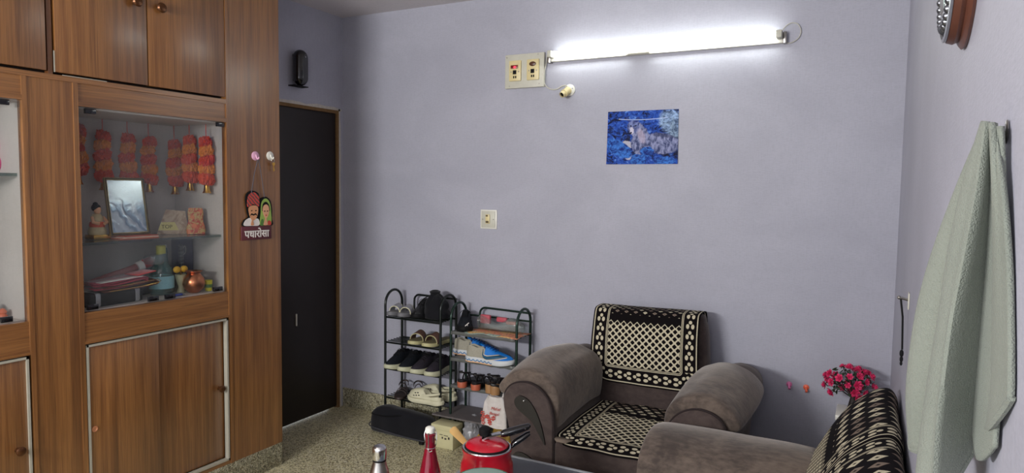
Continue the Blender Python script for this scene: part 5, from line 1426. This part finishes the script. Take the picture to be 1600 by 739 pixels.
for k in range(150):
    th, ph = rr.uniform(0, 2*PI), math.acos(rr.uniform(-.8, 1)); q_ = rr.uniform(.45, 1.05)
    p = V((c0.x+.115*q_*math.sin(ph)*math.cos(th), c0.y+.09*q_*math.sin(ph)*math.sin(th), c0.z+.070*q_*math.cos(ph)))
    if p.y > 3.72 or p.x > XR-.01: continue
    mt = Matrix.Translation(p) @ Matrix.Rotation(rr.uniform(0, 6.28), 4, 'Z') @ Matrix.Rotation(rr.uniform(-1, 1), 4, 'X') @ Matrix.Rotation(rr.uniform(-1, 1), 4, 'Y')
    lf.prism([(-.013, 0), (-.005, .0045), (.006, .004), (.015, 0), (.006, -.004), (-.005, -.0045)], .0008, mt)
obj('foliage', lf, 'leafg', t, smooth=0)
g = G('magenta_petals'); nz = g.noise(g.co((60, 60, 60)), 1, 3); M['petal'] = g.bsdf(g.mix(nz, srgb(196, 20, 72), srgb(228, 56, 116)), .6, 0, None, sss=.0)
fm0 = None
proto = B()
for rng, nn, rad, lift, sz in ((0, 6, .0105, .000, .0095), (1, 5, .006, .005, .0075), (2, 3, .0025, .009, .005)):
    for k in range(nn):
        a = 2*PI*k/nn+rng*.5
        mt = Matrix.Rotation(a, 4, 'Z') @ Matrix.Translation((rad, 0, lift)) @ Matrix.Rotation(-.5-.35*rng, 4, 'Y')
        proto.ball((0, 0, 0), (sz, sz*.75, .0016), 8, mt)
me0 = None
for i, p in enumerate(pos):
    d_ = (p-c0).normalized()
    if me0 is None:
        o0 = obj('bloom', proto, 'petal', t, world=False); o = o0; me0 = True
    else:
        o = o0.copy(); COL.objects.link(o)
    o.parent = t
    o.location = p-V((-.045, 3.60, .538))
    o.rotation_euler = d_.to_track_quat('Z', 'Y').to_euler(); s_ = rr.uniform(.8, 1.3); o.scale = (s_,)*3

# ================================================================== COFFEE TABLE AND WHAT STANDS ON IT
TZ = .45
tb = thing('coffee_table', 'grey glass-like topped coffee table at the bottom edge of the photo', 'table', (-.98, 2.05, 0))
TX0_, TX1_, TY0_, TY1_ = -1.408, -.80, 1.45, 2.50
obj('tabletop', B().box((TX0_, TY0_, TZ-.022), (TX1_, TY1_, TZ), bev=.003), 'tabletop', tb)
eb = B()
for a, c_ in (((TX0_-.010, TY1_-.004, TZ-.026), (TX1_+.010, TY1_+.014, TZ+.002)), ((TX0_-.010, TY0_-.014, TZ-.026), (TX1_+.010, TY0_+.004, TZ+.002)), ((TX0_-.012, TY0_, TZ-.026), (TX0_+.004, TY1_, TZ+.002)), ((TX1_-.004, TY0_, TZ-.026), (TX1_+.012, TY1_, TZ+.002))): eb.box(a, c_, bev=.003)
obj('table_edge', eb, 'tableedge', tb)
for (x, y) in ((TX0_+.05, TY0_+.05), (TX1_-.05, TY0_+.05), (TX0_+.05, TY1_-.05), (TX1_-.05, TY1_-.05)): obj('leg', B().box((x-.025, y-.025, 0), (x+.025, y+.025, TZ-.024), bev=.004), 'inlay', tb)
obj('undershelf', B().box((TX0_+.05, TY0_+.05, .15), (TX1_-.05, TY1_-.05, .165)), 'inlay', tb)
# pressure cooker
PCX, PCY = -1.232, 2.165
pc = thing('pressure_cooker', 'red pressure cooker with black handle on the coffee table', 'cooker', (PCX, PCY, TZ))
pmx = Matrix.Translation((PCX, PCY, TZ+.0025))
obj('pot', B().lathe([(.070, 0), (.090, .006), (.098, .03), (.100, .08), (.096, .110), (.0905, .122), (.090, .150), (.0935, .158), (.0935, .162), (.086, .162), (.084, .15), (.084, .02), (0, .012)], 48, pmx), 'redp', pc)
obj('steel_rim', B().lathe([(.0905, .1615), (.0925, .164), (.0905, .168), (.083, .168), (.083, .162)], 48, pmx), 'chrome', pc)
obj('gasket', B().lathe([(.083, .164), (.0845, .170), (.081, .173), (.078, .168)], 48, pmx), 'blackm', pc)
ld = obj('lid', B().lathe([(.080, .168), (.0805, .174), (.074, .182), (.055, .189), (.03, .193), (0, .195)], 48, pmx), 'redp', pc)
obj('lid_fold', B().box((-.003, -.055, .183), (.003, .02, .192), pmx @ Matrix.Rotation(.5, 4, 'Z'), bev=.0015), 'redp', ld)
obj('vent_weight', B().lathe([(.008, .188), (.008, .200), (.017, .202), (.019, .212), (.018, .226), (.012, .232), (0, .233)], 20, pmx @ Matrix.Translation((-.020, .015, 0)) @ Matrix.Diagonal((1.15, 1.15, 1, 1))), 'blackm', ld, label='black pressure weight')
hd = V((.83, .55, 0)).normalized()
def hp(l, z, s=0): 
    n_ = V((-hd.y, hd.x, 0)); return V((PCX, PCY, TZ))+hd*l+n_*s+V((0, 0, z))
obj('lid_bracket', B().loft([[hp(l, z0, -w_), hp(l, z0, w_), hp(l, z0+.006, w_), hp(l, z0+.006, -w_)] for l, z0, w_ in ((-.02, .193, .010), (.0, .203, .011), (.03, .212, .012), (.06, .217, .011), (.08, .219, .010))]), 'chrome', ld)
obj('long_handle', B().loft([[hp(l, z0+h_*math.sin(a), w_*math.cos(a)) for a in [2*PI*j/14 for j in range(14)]] for l, z0, w_, h_ in ((.050, .214, .010, .009), (.060, .217, .015, .014), (.09, .224, .017, .016), (.125, .234, .017, .015), (.155, .243, .014, .012), (.162, .245, .006, .005))]), 'black', pc, label='long black handle')
obj('handle_pin', B().cyl(hp(.14, .239, -.018), hp(.14, .239, .018), .003, n=10), 'chrome', pc)
obj('handle', B().loft([[hp(l, z0+h_*math.sin(a), w_*math.cos(a)) for a in [2*PI*j/14 for j in range(14)]] for l, z0, w_, h_ in ((.088, .168, .010, .010), (.098, .178, .016, .014), (.12, .192, .017, .014), (.145, .208, .016, .013), (.160, .216, .010, .009))]), 'black', pc)
if 0: obj('helper_handle', B().box((-.125, -.022, .118), (-.088, .022, .136), pmx @ Matrix.Rotation(math.atan2(hd.y, hd.x), 4, 'Z'), bev=.006), 'black', pc)
# wooden spatula leaning behind
sp0, sp1 = V((-1.315, 2.333, TZ+.006)), V((-1.430, 2.228, TZ+.184))
t = thing('wooden_spatula', 'pale wooden spoon handle leaning against the red cooker', 'spoon', tuple(sp0))
d_ = (sp1-sp0).normalized()
obj('spoon_handle', B().loft([[tuple(sp0+(sp1-sp0)*f+V((-.54, .84, -.3)).cross(d_).normalized()*w*1.5*math.cos(a)+V((-.54, .84, -.3))*h*math.sin(a)) for a in [2*PI*j/12 for j in range(12)]] for f, w, h in ((0, .006, .003), (.05, .016, .004), (.16, .020, .004), (.26, .012, .004), (.34, .006, .004), (.60, .007, .004), (.85, .010, .0045), (.97, .011, .0045), (1.0, .006, .003))]), 'woodl', t)
# steel bottle
SBX, SBY = -1.363, 1.700
t = thing('steel_bottle', 'brushed steel water bottle at the bottom left of the table group', 'bottle', (SBX, SBY, TZ))
mx_ = Matrix.Translation((SBX, SBY, TZ+.0025))
obj('bottle_body', B().lathe([(.030, 0), (.035, .003), (.036, .01), (.036, .175), (.034, .200), (.028, .222), (.0225, .240), (.0205, .250), (0, .250)], 40, mx_), 'steel', t)
obj('neck_ring', B().lathe([(.0205, .2495), (.0215, .251), (.0215, .255), (.0205, .256)], 40, mx_), 'blackm', t)
obj('cap', B().lathe([(.0215, .2555), (.0228, .258), (.0228, .288), (.0215, .294), (.0165, .299), (0, .300)], 40, mx_), 'chrome', t)
# red swing top bottle
RBX, RBY = -1.268, 1.845
t = thing('red_bottle', 'dark red glass bottle with white stopper left of the cooker', 'bottle', (RBX, RBY, TZ))
mx_ = Matrix.Translation((RBX, RBY, TZ+.0025))
redg = plain('dark_red_glass', srgb(120, 8, 34), .08, var=.25, scale=60, coat=.6)
obj('bottle_body', B().lathe([(.030, 0), (.036, .004), (.037, .012), (.037, .15), (.035, .18), (.027, .215), (.0195, .250), (.0165, .275), (.0165, .30), (.0185, .303), (.0185, .310), (.015, .312), (0, .312)], 40, mx_), redg, t)
obj('stopper', B().lathe([(.0125, .312), (.0150, .314), (.0165, .322), (.0155, .330), (.010, .334), (0, .335)], 28, mx_), 'white', t)
w_ = []
tv = V((.8, -.6, 0))
for s_ in (-1, 1):
    w_ = catmull([tuple(mx_ @ (V((0, 0, z))+V((-.6, -.8, 0)).normalized()*s_*r_+tv*q_)) for z, r_, q_ in ((.324, .016, 0), (.31, .021, .003), (.29, .020, .008), (.272, .018, .006), (.262, .017, 0))], 5)
    obj('wire_bail', B().tube(w_, .0015, 6), 'chrome', t)
obj('wire_bail', B().tube(catmull([tuple(mx_ @ V((.3*.018+.0, -.0185, z))) for z in (.318, .30, .28, .265)]+[tuple(mx_ @ V((.012, -.022, .258)))]+[tuple(mx_ @ V((.022, -.020, .262)))], 5), .0016, 6), 'chrome', t)
obj('neck_band', B().lathe([(.0172, .262), (.0185, .264), (.0172, .266)], 28, mx_), 'chrome', t)
# green bowl
t = thing('green_bowl', 'green rimmed bowl just showing in front of the red cooker', 'bowl', (-1.105, 1.93, TZ))
g = G('green_bowl_glaze'); M['bowlg'] = g.bsdf(g.mix(g.noise(g.co((20, 20, 20)), 1, 3), srgb(96, 140, 120), srgb(140, 176, 156)), .2)
obj('bowl_body', B().lathe([(.045, 0), (.055, .004), (.082, .05), (.092, .110), (.094, .126), (.0915, .127), (.088, .110), (.078, .05), (.05, .010), (0, .008)], 48, Matrix.Translation((-1.095, 1.905, TZ+.0025)) @ Matrix.Diagonal((1, 1, 1.32, 1))), 'bowlg', t)
obj('bowl_lid', B().lathe([(.0905, .1265), (.088, .1290), (.03, .133), (0, .133)], 48, Matrix.Translation((-1.095, 1.905, TZ+.0025)) @ Matrix.Diagonal((1, 1, 1.32, 1))), plain('pale_teal_lid', srgb(140, 170, 156), .25), t)
obj('rim_line', B().lathe([(.0935, .1255), (.0935, .1285), (.0905, .1285), (.0905, .1255)], 48, Matrix.Translation((-1.095, 1.905, TZ+.0025)) @ Matrix.Diagonal((1, 1, 1.32, 1))), plain('dark_green_rim', srgb(40, 90, 66), .3), t)
# ================================================================== CAMERA AND LIGHT
cam = bpy.data.cameras.new('camera'); co = bpy.data.objects.new('camera', cam); COL.objects.link(co)
cam.sensor_fit = 'HORIZONTAL'; cam.sensor_width = 36; cam.lens = 36*1070.18/1600; cam.clip_start = .02; cam.clip_end = 50
yaw, pit, rol = (math.radians(a) for a in (-27.751, -3.9435, .774))
f_ = V((math.sin(yaw)*math.cos(pit), math.cos(yaw)*math.cos(pit), math.sin(pit)))
r0 = V((math.cos(yaw), -math.sin(yaw), 0)); u0 = r0.cross(f_)
c, s = math.cos(rol), math.sin(rol)
r1_ = r0*c+u0*s; u1 = -r0*s+u0*c
mw = Matrix((r1_, u1, -f_)).transposed().to_4x4(); mw.translation = V((0, 0, 1.5752))
co.matrix_world = mw
SC.camera = co
def area(name, loc, tgt, sx, sy, power, col=(1, 1, 1)):
    l = bpy.data.lights.new(name, 'AREA'); l.shape = 'RECTANGLE'; l.size = sx; l.size_y = sy; l.energy = power; l.color = col
    o = bpy.data.objects.new(name, l); COL.objects.link(o); o.location = loc
    o.rotation_euler = (V(tgt)-V(loc)).to_track_quat('-Z', 'Y').to_euler(); return o
# second room light behind the viewer, and an added, unseen fill lamp to brighten the showcase
area('room_light', (-2.1, -1.5, 1.95), (-1.0, 3.0, 2.15), 1.2, .2, 118, (1.0, .99, .97))
area('showcase_fill', (.02, -.55, 1.75), (-3.2, 1.9, 1.3), 1.1, 1.1, 14, (.93, .97, 1.0))
wd = bpy.data.worlds.new('world'); SC.world = wd; wd.use_nodes = True
bg = wd.node_tree.nodes['Background']; bg.inputs[0].default_value = (.93, .95, 1.0, 1); bg.inputs[1].default_value = 1.6
SC.view_settings.view_transform = 'Standard'; SC.view_settings.look = 'None'; SC.view_settings.gamma = 1; SC.view_settings.use_curve_mapping = False
SC.view_settings.exposure = 0.0
